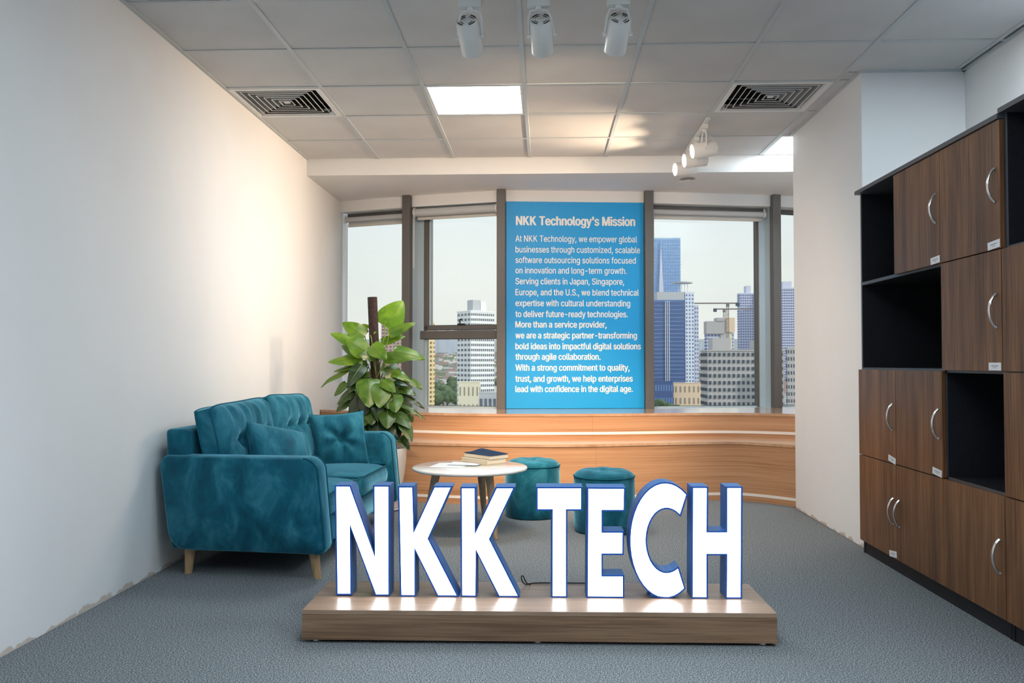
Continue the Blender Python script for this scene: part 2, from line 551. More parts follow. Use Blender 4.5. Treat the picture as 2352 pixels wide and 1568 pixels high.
# ---- ceiling light panels
LBL = {(1, 1): 'square white LED ceiling panel glowing in the tile row level with the two air vents',
       (2, -4): 'added unseen square LED ceiling panel over the open floor just in front of the lit sign',
       (1, -8): 'added unseen square LED ceiling panel above and behind the camera, centre column',
       (5, -2): 'square white LED ceiling panel above the walnut cabinets on the right',
       (5, -6): 'added unseen square LED ceiling panel by the right wall behind the camera',
       (3, -7): 'added unseen square LED ceiling panel right of centre behind the camera',
       (5, 3): 'square white LED ceiling panel half hidden behind the pillar by the windows'}
def panel(x0, x1, y0, y1, key):
    t = thing('ceiling_light', LBL[key], 'ceiling light', ((x0 + x1) / 2, (y0 + y1) / 2, H), group='LED ceiling panels')
    hx, hy = (x1 - x0) / 2 - .013, (y1 - y0) / 2 - .013
    f = bmesh.new()
    for (a, b, c, d) in ((-hx, hx, -hy, -hy + .014), (-hx, hx, hy - .014, hy), (-hx, -hx + .014, -hy + .014, hy - .014), (hx - .014, hx, -hy + .014, hy - .014)):
        box(f, a, b, c, d, .001, .012)
    obj('frame', f, M_WHITEM, t)
    obj('diffuser', newbox(-hx + .014, hx - .014, -hy + .014, hy - .014, .004, .010), M_PANEL, t)
for c in LIGHTS:
    panel(*cell(*c), c)
panel(X0 + 3.0 + .0, X0 + 3.6, Y0 + 1.8, YF, (5, 3))

# ---- air vents
def vent(x0, x1, y0, y1, label):
    t = thing('air_vent', label, 'air vent', ((x0 + x1) / 2, (y0 + y1) / 2, H), group='ceiling air vents')
    hx, hy = (x1 - x0) / 2 - .012, (y1 - y0) / 2 - .012
    def louver(ax, ay, dx, h, lip=.005):
        """square ring: flat lip; the side blades lean inwards, the front and rear blades lean outwards"""
        bm = bmesh.new()
        def q(x, y, z): return [bm.verts.new(v) for v in ((-x, -y, z), (x, -y, z), (x, y, z), (-x, y, z))]
        r = [q(ax, ay, 0), q(ax - lip, ay - lip, 0), q(ax - lip, ay - lip, .0015), q(ax, ay, .0015)]
        for k2 in range(4):
            A, B_ = r[k2], r[(k2 + 1) % 4]
            for k in range(4):
                l = (k + 1) % 4
                bm.faces.new((A[k], A[l], B_[l], B_[k]))
        def blade(p, d):
            lo = [Vector(c) for c in p]; up = [c + Vector(d) for c in lo]
            n = (lo[1] - lo[0]).cross(Vector(d)).normalized() * .0012
            v = [bm.verts.new(c) for c in (lo[0], lo[1], up[1], up[0], lo[0] + n, lo[1] + n, up[1] + n, up[0] + n)]
            for f in ((0, 1, 2, 3), (7, 6, 5, 4), (0, 4, 5, 1), (1, 5, 6, 2), (2, 6, 7, 3), (3, 7, 4, 0)): bm.faces.new([v[k] for k in f])
        ix_, iy_ = ax - lip / 2, ay - lip / 2
        for s_ in (-1, 1):
            blade([(s_ * ix_, -iy_, .001), (s_ * ix_, iy_, .001)], (-s_ * dx, 0, h))
            blade([(-ix_, s_ * iy_, .001), (ix_, s_ * iy_, .001)], (0, s_ * dx * .9, h * .8))
        for f in bm.faces:
            if max(abs(v.co.z) for v in f.verts) > .003: f.material_index = 1
        o = obj('louver', bm, M_WHITEM, t); o.data.materials.append(M_VENTB)
        return o
    def ring(bm, ax, ay, az, bx, by, bz, th=.0025):
        """sloping square ring, lower edge a, upper edge b"""
        def q(x, y, z): return [bm.verts.new(v) for v in ((-x, -y, z), (x, -y, z), (x, y, z), (-x, y, z))]
        r = [q(ax, ay, az), q(bx, by, bz), q(bx - th, by - th, bz), q(ax - th, ay - th, az)]
        for A, B in ((0, 1), (1, 2), (2, 3), (3, 0)):
            for k in range(4):
                l = (k + 1) % 4
                bm.faces.new((r[A][k], r[A][l], r[B][l], r[B][k]))
        return bm
    ix, iy = hx - .028, hy - .028
    f = bmesh.new()
    for (a, b, c, d) in ((-hx, hx, -hy, -iy), (-hx, hx, iy, hy), (-hx, -ix, -iy, iy), (ix, hx, -iy, iy)):
        box(f, a, b, c, d, -.003, .006)
    ring(f, ix + .001, iy + .001, -.002, ix - .018, iy - .018, .036)
    obj('frame', f, M_WHITEM, t)
    obj('duct', newbox(-ix, ix, -iy, iy, .075, .08), M_DARK, t)
    s = bmesh.new()
    for (a, b, c, d) in ((-hx, hx, -hy, -hy + .004), (-hx, hx, hy - .004, hy), (-hx, -hx + .004, -hy, hy), (hx - .004, hx, -hy, hy)):
        box(s, a, b, c, d, .006, .08)
    obj('duct_wall', s, M_DARK, t)
    n = 6
    for k in range(n):
        u = 1 - (k + 1) / (n + 1) * 1.0
        louver(ix * u + .006, iy * u + .006, .026, .036)
    cp = bmesh.new(); box(cp, -.018, .018, -.018, .018, .004, .03)
    obj('centre_plate', cp, M_WHITEM, t)
vent(*cell(-1, 1), 'square four way air vent in the ceiling against the left wall, lit warm')
vent(*cell(4, 1), 'square four way air vent in the ceiling beside the right hand pillar')
# ================================================================== WINDOWS
ZB, ZT = 0.628, 2.418          # sill and head of the glass
def seg_frame(A, B):
    ax, ay = A; bx, by = B
    l = math.hypot(bx - ax, by - ay)
    return Vector((ax, ay, 0)), math.atan2(by - ay, bx - ax), l
def win(n, k, parts, x_in0=0.04, x_in1=0.04):
    """bay k between path points k and k+1; local x runs along the bay, local y outwards"""
    o, rz, l = seg_frame(FP[k], FP[k + 1])
    root = bpy.data.objects.new('window_%d' % n, None)
    link(root); root.location = o; root.rotation_euler = (0, 0, rz); root['kind'] = 'structure'
    d = 0.16
    for p in parts:
        nm, x0, x1, z0, z1 = p[:5]
        dep = p[5] if len(p) > 5 else 0.05
        m = p[6] if len(p) > 6 else M_MULL
        obj(nm, newbox(x0 if x0 >= 0 else l + x0, x1 if x1 > 0 else l + x1, d - dep / 2, d + dep / 2, z0, z1, bev=.003, seg=1), m, root)
    return root, l
# frames: (name, x from, x to, z from, z to, depth, material); a negative x counts from the far end
l1 = seg_frame(FP[0], FP[1])[2]; l2 = seg_frame(FP[1], FP[2])[2]
l4 = seg_frame(FP[3], FP[4])[2]; l5 = seg_frame(FP[4], FP[5])[2]
GL = 0.006
win(1, 0, [('head_rail', 0, l1, ZT - .035, ZT, .06), ('sill_rail', 0, l1, ZB - .003, ZB + .012, .05, M_ALU), ('pane', 0, l1, ZB + .012, ZT - .035, GL, M_GLASS)])
win(2, 1, [('head_rail', .03, l2, ZT - .035, ZT, .06), ('side_rail', .03, .10, ZB, ZT - .035, .08, M_ALU),
           ('sash_rail', .10, .145, 1.325, ZT - .035, .07), ('sash_rail', .145, .165, 1.36, ZT - .035, .05, M_ALU),
           ('sash_rail', .10, l2 - .03, 1.318, 1.362, .07), ('transom', .07, l2 - .03, 1.238, 1.312, .10),
           ('sill_rail', .08, l2, ZB - .003, ZB + .012, .05, M_ALU), ('side_rail', .10, .125, ZB, 1.238, .05, M_ALU),
           ('pane', .165, l2 - .02, 1.362, ZT - .035, GL, M_GLASS), ('pane', .125, l2 - .02, ZB + .012, 1.238, GL, M_GLASS)])
win(4, 3, [('head_rail', 0.03, l4, ZT - .035, ZT, .06), ('side_rail', l4 - .115, l4 - .095, ZB, ZT - .03, .06), ('side_rail', l4 - .095, l4 - .04, ZB, ZT - .03, .10, M_ALU),
           ('sill_rail', 0.03, l4, ZB - .003, ZB + .012, .05, M_ALU), ('pane', .02, l4 - .115, ZB + .012, ZT - .035, GL, M_GLASS)])
win(5, 4, [('head_rail', 0, l5, ZT - .035, ZT, .06), ('sill_rail', 0, l5, ZB - .003, ZB + .012, .05, M_ALU), ('pane', .03, l5, ZB + .012, ZT - .035, GL, M_GLASS)])
# back of the poster bay
win(3, 2, [('spandrel_panel', 0, seg_frame(FP[2], FP[3])[2], ZB - .003, ZT, .02)])
# handle of the opening sash
o2, rz2, _ = seg_frame(FP[1], FP[2])
hb = bmesh.new(); box(hb, .43, .50, .105, .12, 1.362, 1.374, bev=.002)
tube(hb, [(.455, .11, 1.374), (.457, .10, 1.395), (.47, .085, 1.41), (.485, .08, 1.412)], .006)
hr = [o for o in bpy.data.objects if o.name == 'window_2'][0]
obj('handle', hb, M_BLACK, hr, smooth=True, angle=40)

# mullions
for n, k in ((2, 1), (3, 2), (4, 3), (5, 4)):
    x, y = FP[k]
    a0 = math.atan2(FP[k][1] - FP[k - 1][1], FP[k][0] - FP[k - 1][0]); a1 = math.atan2(FP[k + 1][1] - FP[k][1], FP[k + 1][0] - FP[k][0])
    rz = (a0 + a1) / 2
    o = struct('trim_%d' % n, newbox(-.037, .037, -.052, .020, ZB - .001, ZS - .0005, bev=.004), M_MULL)
    obj('return_panel', newbox(-.035, .035, .0205, .25, ZB - .001, ZS - .0005), M_ALU, o)  # bluish reflection on the mullion sides, painted as a separate panel
    o.location = (x, y, 0); o.rotation_euler = (0, 0, rz)

# roller blinds
def blind(k, x0, x1, y, z, r, bar_dy, bar_z, label):
    o, rz, l = seg_frame(FP[k], FP[k + 1])
    t = thing('roller_blind', label, 'roller blind', (o.x, o.y, 0), rz, group='rolled up window blinds')
    b = bmesh.new()
    tube(b, [(x0 + .012, y, z), (x1 - .012, y, z)], r, seg=20)
    obj('fabric_roll', b, M_BLIND, t, smooth=True, angle=40)
    b = newbox(x0 + .02, x1 - .02, y + bar_dy - .006, y + bar_dy + .006, bar_z - .013, bar_z + .013, bev=.003)
    obj('bottom_bar', b, M_BLINDBAR, t)
    b = newbox(x0 + .022, x1 - .022, y + bar_dy - .0015, y + bar_dy + .0015, bar_z + .013, z)
    obj('hanging_fabric', b, M_BLIND, t)
    for x in (x0, x1 - .012):
        b = bmesh.new(); tube(b, [(x, y, z), (x + .012, y, z)], r + .006, seg=20); box(b, x + .001, x + .011, y - .012, y + .012, z, z + .045)
        obj('bracket', b, M_WHITEM, t)
    c = bmesh.new(); tube(c, [(x0 + .006, y - r - .003, z), (x0 + .006, y - r - .003, z - .5)], .0022, seg=6); tube(c, [(x0 + .018, y - r - .003, z), (x0 + .018, y - r - .003, z - .5)], .0022, seg=6)
    obj('pull_chain', c, M_WHITEM, t)
    return t
blind(0, .02, l1 - .045, .06, 2.352, .024, .026, 2.30, 'grey roller blind rolled up over the leftmost window against the left wall')
blind(1, .045, l2 - .045, .03, 2.368, .036, .030, 2.318, 'thick grey roller blind over the opening window left of the blue poster')
blind(3, .045, l4 - .06, .06, 2.352, .024, .026, 2.306, 'grey roller blind rolled up over the wide window right of the blue poster')

# ================================================================== POSTER
oP, rzP, lP = seg_frame(FP[2], FP[3])
pt = thing('mission_poster', 'tall bright blue poster with white mission text mounted between two window mullions', 'poster', (oP.x, oP.y, 0), rzP)
obj('board', newbox(.039, lP - .039, .0, .012, .632, 2.421, bev=.001), M_POSTER, pt)
TXT = [("NKK Technology's Mission", -.244, .784, 2.216, .148, .0045),
       ("At NKK Technology, we empower global", -.251, .803, 2.072, .104, .0008),
       ("businesses through customized, scalable", -.251, .829, 1.978, .104, .0008),
       ("software outsourcing solutions focused", -.251, .791, 1.887, .104, .0009),
       ("on innovation and long-term growth.", -.251, .712, 1.797, .104, .001),
       ("Serving clients in Japan, Singapore,", -.251, .689, 1.703, .104, .0012),
       ("Europe, and the U.S., we blend technical", -.251, .817, 1.608, .104, .0012),
       ("expertise with cultural understanding", -.251, .741, 1.514, .104, .0014),
       ("to deliver future-ready technologies.", -.251, .719, 1.420, .104, .0016),
       ("More than a service provider,", -.251, .534, 1.330, .104, .0020),
       ("we are a strategic partner-transforming", -.251, .798, 1.236, .104, .0020),
       ("bold ideas into impactful digital solutions", -.251, .832, 1.142, .104, .0020),
       ("through agile collaboration.", -.251, .481, 1.052, .104, .0020),
       ("With a strong commitment to quality,", -.251, .733, .958, .104, .0020),
       ("trust, and growth, we help enterprises", -.251, .760, .863, .104, .0020),
       ("lead with confidence in the digital age.", -.251, .760, .774, .104, .0020)]
def swap_k(me, s):
    """the capital K of this font has overlapping contours: draw it by hand in the box of a stand-in glyph"""
    b = bmesh.new(); b.from_mesh(me); seen = set(); isl = []
    for v in b.verts:
        if v in seen: continue
        st = [v]; seen.add(v); g = []
        while st:
            q = st.pop(); g.append(q)
            for e_ in q.link_edges:
                o_ = e_.other_vert(q)
                if o_ not in seen: seen.add(o_); st.append(o_)
        isl.append(g)
    isl.sort(key=lambda g: min(v.co.x for v in g))
    hmax = max(v.co.y for v in b.verts)
    isl = [g for g in isl if len(g) == 12 and max(v.co.y for v in g) - min(v.co.y for v in g) > .45 and max(v.co.x for v in g) - min(v.co.x for v in g) > .3]
    for g in isl[:s.count('K')]:
        x0 = min(v.co.x for v in g); x1 = max(v.co.x for v in g); z0 = min(v.co.y for v in g); z1 = max(v.co.y for v in g)
        bmesh.ops.delete(b, geom=g, context='VERTS')
        w_, h_ = (x1 - x0) * 1.02, z1 - z0
        P_ = [(0, 0), (.165, 0), (.165, .33), (.33, .49), (.78, 0), (1.0, 0), (.445, .60), (.95, 1), (.73, 1), (.165, .52), (.165, 1), (0, 1)]
        vs = [b.verts.new((x0 + px * w_, z0 + pz * h_, 0)) for px, pz in P_]
        for tri in tessellate_polygon([[Vector((px, pz, 0)) for px, pz in P_]]): b.faces.new([vs[k] for k in tri])
    m2 = bpy.data.meshes.new('k'); b.to_mesh(m2); b.free()
    return m2
FONT = None
try:
    import os
    fp = os.path.join(bpy.utils.resource_path('LOCAL'), 'datafiles', 'fonts', 'Inter.woff2')
    if os.path.exists(fp): FONT = bpy.data.fonts.load(fp)
except Exception:
    FONT = None
for s, xa, xb, z, size, off in TXT:
    c = bpy.data.curves.new('lettering', 'FONT')
    c.body = s; c.size = 1.0
    if FONT:
        c.font = FONT; c.body = s.replace('K', 'H')
    c.extrude = 0.0; c.resolution_u = 3
    to = bpy.data.objects.new('tmp', c); COL.objects.link(to)
    bpy.context.view_layer.update()
    me0 = bpy.data.meshes.new_from_object(to.evaluated_get(bpy.context.evaluated_depsgraph_get()))
    COL.objects.unlink(to); bpy.data.objects.remove(to)
    if FONT and 'K' in s: me0 = swap_k(me0, s)
    xs = [v.co.x for v in me0.vertices]
    w0, w1 = min(xs), max(xs)
    if not FONT: size *= .75
    cr = math.cos(rzP)
    la, lb = (xa - oP.x) / cr, (xb - oP.x) / cr
    sx_ = (lb - la) / (w1 - w0)
    # heavier strokes: the same glyphs laid over each other with tiny shifts
    b = bmesh.new()
    for kk, (kx, kz) in enumerate(((-1, 0), (-.5, .35), (0, .5), (.5, -.35), (1, 0), (0, -.5))):
        n0 = len(b.verts); b.from_mesh(me0); b.verts.ensure_lookup_table()
        for v in b.verts[n0:]:
            v.co = Vector((la + (v.co.x - w0) * sx_ + kx * off, -.0012 - .00005 * kk, z + v.co.y * size + kz * off))
    me = bpy.data.meshes.new('lettering'); b.to_mesh(me); b.free()
    me.materials.append(M_TEXT)
    lo_ = bpy.data.objects.new('lettering', me); lo_['kind'] = 'stuff'
    link(lo_, pt)

# ================================================================== BENCH UNDER THE WINDOWS
def strip(bm, curve, z0, z1, th, inset=0.0):
    """wall following an (x, y) curve, front face on the curve, th thick away from the room"""
    n = len(curve); F = []; K = []
    for i, (x, y) in enumerate(curve):
        a = curve[max(i - 1, 0)]; b = curve[min(i + 1, n - 1)]
        dx, dy = b[0] - a[0], b[1] - a[1]; l = math.hypot(dx, dy); nx, ny = -dy / l, dx / l
        F.append((x + nx * inset, y + ny * inset)); K.append((x + nx * (inset + th), y + ny * (inset + th)))
    vs = []
    for (fx, fy), (kx, ky) in zip(F, K):
        vs.append([bm.verts.new(p) for p in ((fx, fy, z0), (fx, fy, z1), (kx, ky, z1), (kx, ky, z0))])
    for A, B in zip(vs, vs[1:]):
        for k in range(4):
            l = (k + 1) % 4
            bm.faces.new((A[k], B[k], B[l], A[l]))
    bm.faces.new(vs[0]); bm.faces.new(list(reversed(vs[-1])))
    return bm
def slab(bm, front, back, z0, z1):
    n = len(front)
    vs = []
    for (fx, fy), (kx, ky) in zip(front, back):
        vs.append([bm.verts.new(p) for p in ((fx, fy, z0), (fx, fy, z1), (kx, ky, z1), (kx, ky, z0))])
    for A, B in zip(vs, vs[1:]):
        for k in range(4):
            l = (k + 1) % 4
            bm.faces.new((A[k], B[k], B[l], A[l]))
    bm.faces.new(vs[0]); bm.faces.new(list(reversed(vs[-1])))
    return bm
def clip(curve, x0, x1):
    out = []
    for a, b in zip(curve, curve[1:]):
        for q in (x0, x1):
            if (a[0] - q) * (b[0] - q) < 0:
                t = (q - a[0]) / (b[0] - a[0]); out.append((q, a[1] + (b[1] - a[1]) * t))
        if x0 <= b[0] <= x1: out.append(b)
    if x0 <= curve[0][0] <= x1: out.insert(0, curve[0])
    out = sorted(set(out))
    return out
low = catmull([(XL + .003, 6.60), (-1.45, 6.42), (-1.0, 6.305), (-.57, 6.215), (-.2, 6.175), (.28, 6.205), (.745, 6.325), (1.15, 6.425), (1.42, 6.45), (1.60, 6.36), (1.74, 6.235), (1.84, 6.15), (2.0, 6.124), (2.2, 6.120)], 7)
up = catmull([(XL + .003, 7.16), (-1.45, 6.95), (-1.0, 6.80), (-.62, 6.68), (-.25, 6.63), (.37, 6.67), (.8, 6.745), (1.2, 6.825), (1.5, 6.84), (1.75, 6.78), (2.0, 6.66), (2.35, 6.45), (2.9, 6.3)], 7)
def face_y(path, x):
    for a, b in zip(path, path[1:]):
        if a[0] <= x <= b[0]: return a[1] + (b[1] - a[1]) * (x - a[0]) / (b[0] - a[0])
    return path[-1][1]
bt = thing('window_bench', 'long curved oak laminate bench with an upper tier under the windows', 'bench', (0, 6.6, 0))
def bobj(name, bm, m, smooth=False):
    bmesh.ops.translate(bm, verts=bm.verts, vec=(0, -6.6, 0))
    return obj(name, bm, m, bt, smooth=smooth, angle=40 if smooth else None)
for a, b in ((XL, .3695), (.3705, 3)):
    bobj('kick_board', strip(bmesh.new(), clip(low, a, b), 0.0, .040, .018), M_OAK, True)
    bobj('lower_panel', strip(bmesh.new(), clip(low, a, b), .060, .417, .018), M_OAK, True)
    bobj('upper_panel', strip(bmesh.new(), clip(up, a, b), .489, .608, .018), M_OAK, True)
    bobj('riser_panel', strip(bmesh.new(), clip(up, a, b), .437, .468, .018), M_OAK, True)
bobj('white_strip', strip(bmesh.new(), low, .040, .060, .018, -.002), M_TRIM, True)['label'] = 'white strip near the carpet'
bobj('white_strip', strip(bmesh.new(), up, .468, .489, .018, -.003), M_TRIM, True)['label'] = 'white strip between the two tiers'
lowf = [(x, y - .006) for x, y in low]
def upy(x): return face_y(up, x)
bobj('seat_ledge', slab(bmesh.new(), lowf, [(x, upy(x) + .01) for x, y in low], .418, .437), M_OAKTOP)
upf = [(x, y - .006) for x, y in up if x < XE - .01] + [(XE - .004, 6.29)]
bobj('top_board', slab(bmesh.new(), upf, [(x, face_y(FP, x) - .003) for x, y in upf], .609, .630), M_OAKTOP)
# sills filling the reveal between the bench and the glass
si = bmesh.new()
for i in range(len(FP) - 1):
    prism(si, [offs(i, -.002), offs(i + 1, -.002), offs(i + 1, .125), offs(i, .125)], .6255, .6285)
struct('trim_6', si, M_TRIM)

# ================================================================== SIGN
PZ = 0.12
st = thing('sign_plinth', 'low oak laminate plinth carrying the lit letters on small white feet', 'plinth', (-.028, 3.345, 0), math.radians(.7))
PW, PD = .865, .207
obj('front_board', newbox(-PW, PW, -PD, -PD + .018, .012, .103), M_PLINTH, st)
obj('back_board', newbox(-PW, PW, PD - .018, PD, .012, .103), M_PLINTH, st)
for s in (-1, 1):
    obj('side_board', newbox(min(s * PW, s * (PW - .018)), max(s * PW, s * (PW - .018)), -PD + .018, PD - .018, .012, .103), M_PLINTH, st)
obj('top_board', newbox(-PW, PW, -PD, PD, .1035, PZ, bev=.001, seg=1), M_PLINTHTOP, st)
for x in (-PW + .045, 0, PW - .045):
    for y in (-PD + .03, PD - .03):
        f = lathe(bmesh.new(), [(0, 0), (.012, 0), (.012, .012), (0, .012)], 12)
        bmesh.ops.translate(f, verts=f.verts, vec=(x, y, 0))
        obj('foot', f, M_TRIM, st, smooth=True, angle=40)
cb = bmesh.new()
tube(cb, catmull([(-.06, 3.50, PZ + .004), (-.075, 3.47, PZ + .02), (-.088, 3.455, PZ + .05), (-.095, 3.47, PZ + .038), (-.08, 3.50, PZ + .006), (-.02, 3.53, PZ + .004), (.3, 3.535, PZ + .004)], 6), .0025, seg=6)
tag(obj('power_cable', cb, M_CABLE, smooth=True), 'thin black power cable looping behind the second letter K', 'cable')

def inset(pts, d):
    """offset a closed polygon outward by d (miter)"""
    n = len(pts)
    area = sum(pts[i][0] * pts[(i + 1) % n][1] - pts[(i + 1) % n][0] * pts[i][1] for i in range(n)) / 2
    sgn = 1 if area > 0 else -1
    out = []
    for i in range(n):
        a, b, c = Vector(pts[i - 1]), Vector(pts[i]), Vector(pts[(i + 1) % n])
        e1 = (b - a).normalized(); e2 = (c - b).normalized()
        n1 = Vector((e1.y, -e1.x)) * sgn; n2 = Vector((e2.y, -e2.x)) * sgn
        bi = n1 + n2
        if bi.length < 1e-6: bi = n1.copy()
        bi.normalize()
        k = d / max(.35, bi.dot(n1))
        out.append((b.x + bi.x * k, b.y + bi.y * k))
    return out
LET = {"N":[[-0.8128,0.5432],[-0.7612,0.5434],[-0.6597,0.2675],[-0.663,0.5429],[-0.6092,0.5431],[-0.6077,0.1284],[-0.655,0.128],[-0.7596,0.401],[-0.756,0.13],[-0.8052,0.1297]],"K1":[[-0.5655,0.5405],[-0.5163,0.5407],[-0.5112,0.3602],[-0.4276,0.541],[-0.3672,0.5413],[-0.4558,0.3439],[-0.3429,0.1253],[-0.4131,0.1248],[-0.5066,0.3098],[-0.506,0.1255],[-0.556,0.1251]],"K2":[[-0.3218,0.5383],[-0.2733,0.5385],[-0.2722,0.3583],[-0.1859,0.5388],[-0.1239,0.539],[-0.2174,0.3429],[-0.1059,0.1238],[-0.1758,0.1233],[-0.2685,0.3067],[-0.2697,0.1218],[-0.3194,0.1214]],"T":[[-0.0272,0.5394],[0.1397,0.54],[0.1387,0.4605],[0.081,0.4602],[0.0805,0.1229],[0.0301,0.1225],[0.0314,0.46],[-0.0272,0.4598]],"E":[[0.169,0.5388],[0.3053,0.5384],[0.3032,0.4585],[0.2187,0.4582],[0.2185,0.3698],[0.2993,0.3702],[0.2977,0.291],[0.2174,0.2906],[0.2172,0.202],[0.2997,0.2025],[0.2994,0.1231],[0.1658,0.1221]],"H":[[0.572,0.543],[0.6235,0.5432],[0.6216,0.3732],[0.7019,0.3737],[0.703,0.5435],[0.7548,0.5437],[0.7502,0.1267],[0.699,0.1264],[0.701,0.2925],[0.6207,0.292],[0.6202,0.1258],[0.5685,0.1254]],"C":[[0.5441,0.517],[0.5267,0.535],[0.5078,0.5484],[0.4879,0.5568],[0.4673,0.56],[0.4467,0.558],[0.4264,0.5508],[0.4071,0.5385],[0.3891,0.5214],[0.3729,0.5],[0.3589,0.4748],[0.3475,0.4464],[0.3388,0.4155],[0.3332,0.3828],[0.3308,0.3492],[0.3315,0.3154],[0.3354,0.2822],[0.3424,0.2506],[0.3524,0.2211],[0.365,0.1946],[0.38,0.1716],[0.397,0.1528],[0.4156,0.1385],[0.4353,0.1292],[0.4558,0.1249],[0.4764,0.1259],[0.4967,0.1321],[0.5161,0.1434],[0.5344,0.1594],[0.5114,0.234],[0.4975,0.2242],[0.4826,0.2181],[0.4672,0.2161],[0.4528,0.2182],[0.4389,0.2242],[0.4259,0.2341],[0.4143,0.2474],[0.4045,0.2638],[0.3967,0.2828],[0.3912,0.3037],[0.3881,0.3258],[0.3877,0.3484],[0.3899,0.3709],[0.3946,0.3924],[0.4017,0.4123],[0.4109,0.43],[0.422,0.4448],[0.4346,0.4562],[0.4482,0.464],[0.4626,0.4678],[0.4776,0.4676],[0.4927,0.4633],[0.5071,0.4551],[0.5202,0.4432]]}
LD = 0.100
def letter(key, label, char):
    P = LET[key]
    P = [(x, max(z, PZ + .0062)) for x, z in P]
    xs = [q[0] for q in P]; cx = (min(xs) + max(xs)) / 2
    Yc = 3.325 + .012 * cx
    t = thing('letter', label, 'letter', (cx, Yc, PZ), math.atan(.012), group=None)
    outer = inset(P, .0062)
    outer = [(x, max(z, PZ + .0004)) for x, z in outer]
    bmr = bmesh.new()
    loc = lambda q: (q[0] - cx, q[1] - PZ)
    of = [bmr.verts.new((loc(q)[0], 0, loc(q)[1])) for q in outer]
    nf = [bmr.verts.new((loc(q)[0], 0, loc(q)[1])) for q in P]
    ni = [bmr.verts.new((loc(q)[0], .004, loc(q)[1])) for q in P]
    ob = [bmr.verts.new((loc(q)[0], .003, loc(q)[1])) for q in outer]
    n = len(P)
    for i in range(n):
        j = (i + 1) % n
        bmr.faces.new((of[i], of[j], nf[j], nf[i])); bmr.faces.new((nf[i], nf[j], ni[j], ni[i])); bmr.faces.new((of[i], ob[i], ob[j], of[j]))
    obj('rim', bmr, M_RIM, t)
    bf = bmesh.new()
    fv = [bf.verts.new((loc(q)[0], .003, loc(q)[1])) for q in P]
    TRI = tessellate_polygon([[Vector((*loc(q), 0)) for q in P]])
    for tri in TRI: bf.faces.new([fv[k] for k in tri])
    bmesh.ops.recalc_face_normals(bf, faces=bf.faces)
    me = bpy.data.meshes.new('lit_face')
    bf.normal_update(); bf.to_mesh(me); bf.free(); me.materials.append(M_FACE)
    if me.polygons and me.polygons[0].normal.y > 0: me.flip_normals()
    link(bpy.data.objects.new('lit_face', me), t)
    bs = bmesh.new()
    a = [bs.verts.new((loc(q)[0], .0035, loc(q)[1])) for q in outer]
    b = [bs.verts.new((loc(q)[0], LD, loc(q)[1])) for q in outer]
    for i in range(n):
        j = (i + 1) % n
        bs.faces.new((a[i], b[i], b[j], a[j]))
    for tri in TRI: bs.faces.new([b[k] for k in tri])
    obj('side_return', bs, M_BLUE, t)
    return t
letter('N', 'blue edged letter N glowing white, first of the sign at the left end', 'N')
letter('K1', 'blue edged letter K glowing white, the one right after the N', 'K')
letter('K2', 'blue edged letter K glowing white, the one before the gap and the T', 'K')
letter('T', 'blue edged letter T glowing white, first of the second word', 'T')
letter('E', 'blue edged letter E glowing white, between the T and the C', 'E')
tC = letter('C', 'blue edged round letter C glowing white, standing on a small blue foot', 'C')
obj('foot', newbox(-.035, .065, .012, .085, 0, .012), M_BLUE, tC)
letter('H', 'blue edged letter H glowing white, last of the sign at the right end', 'H')

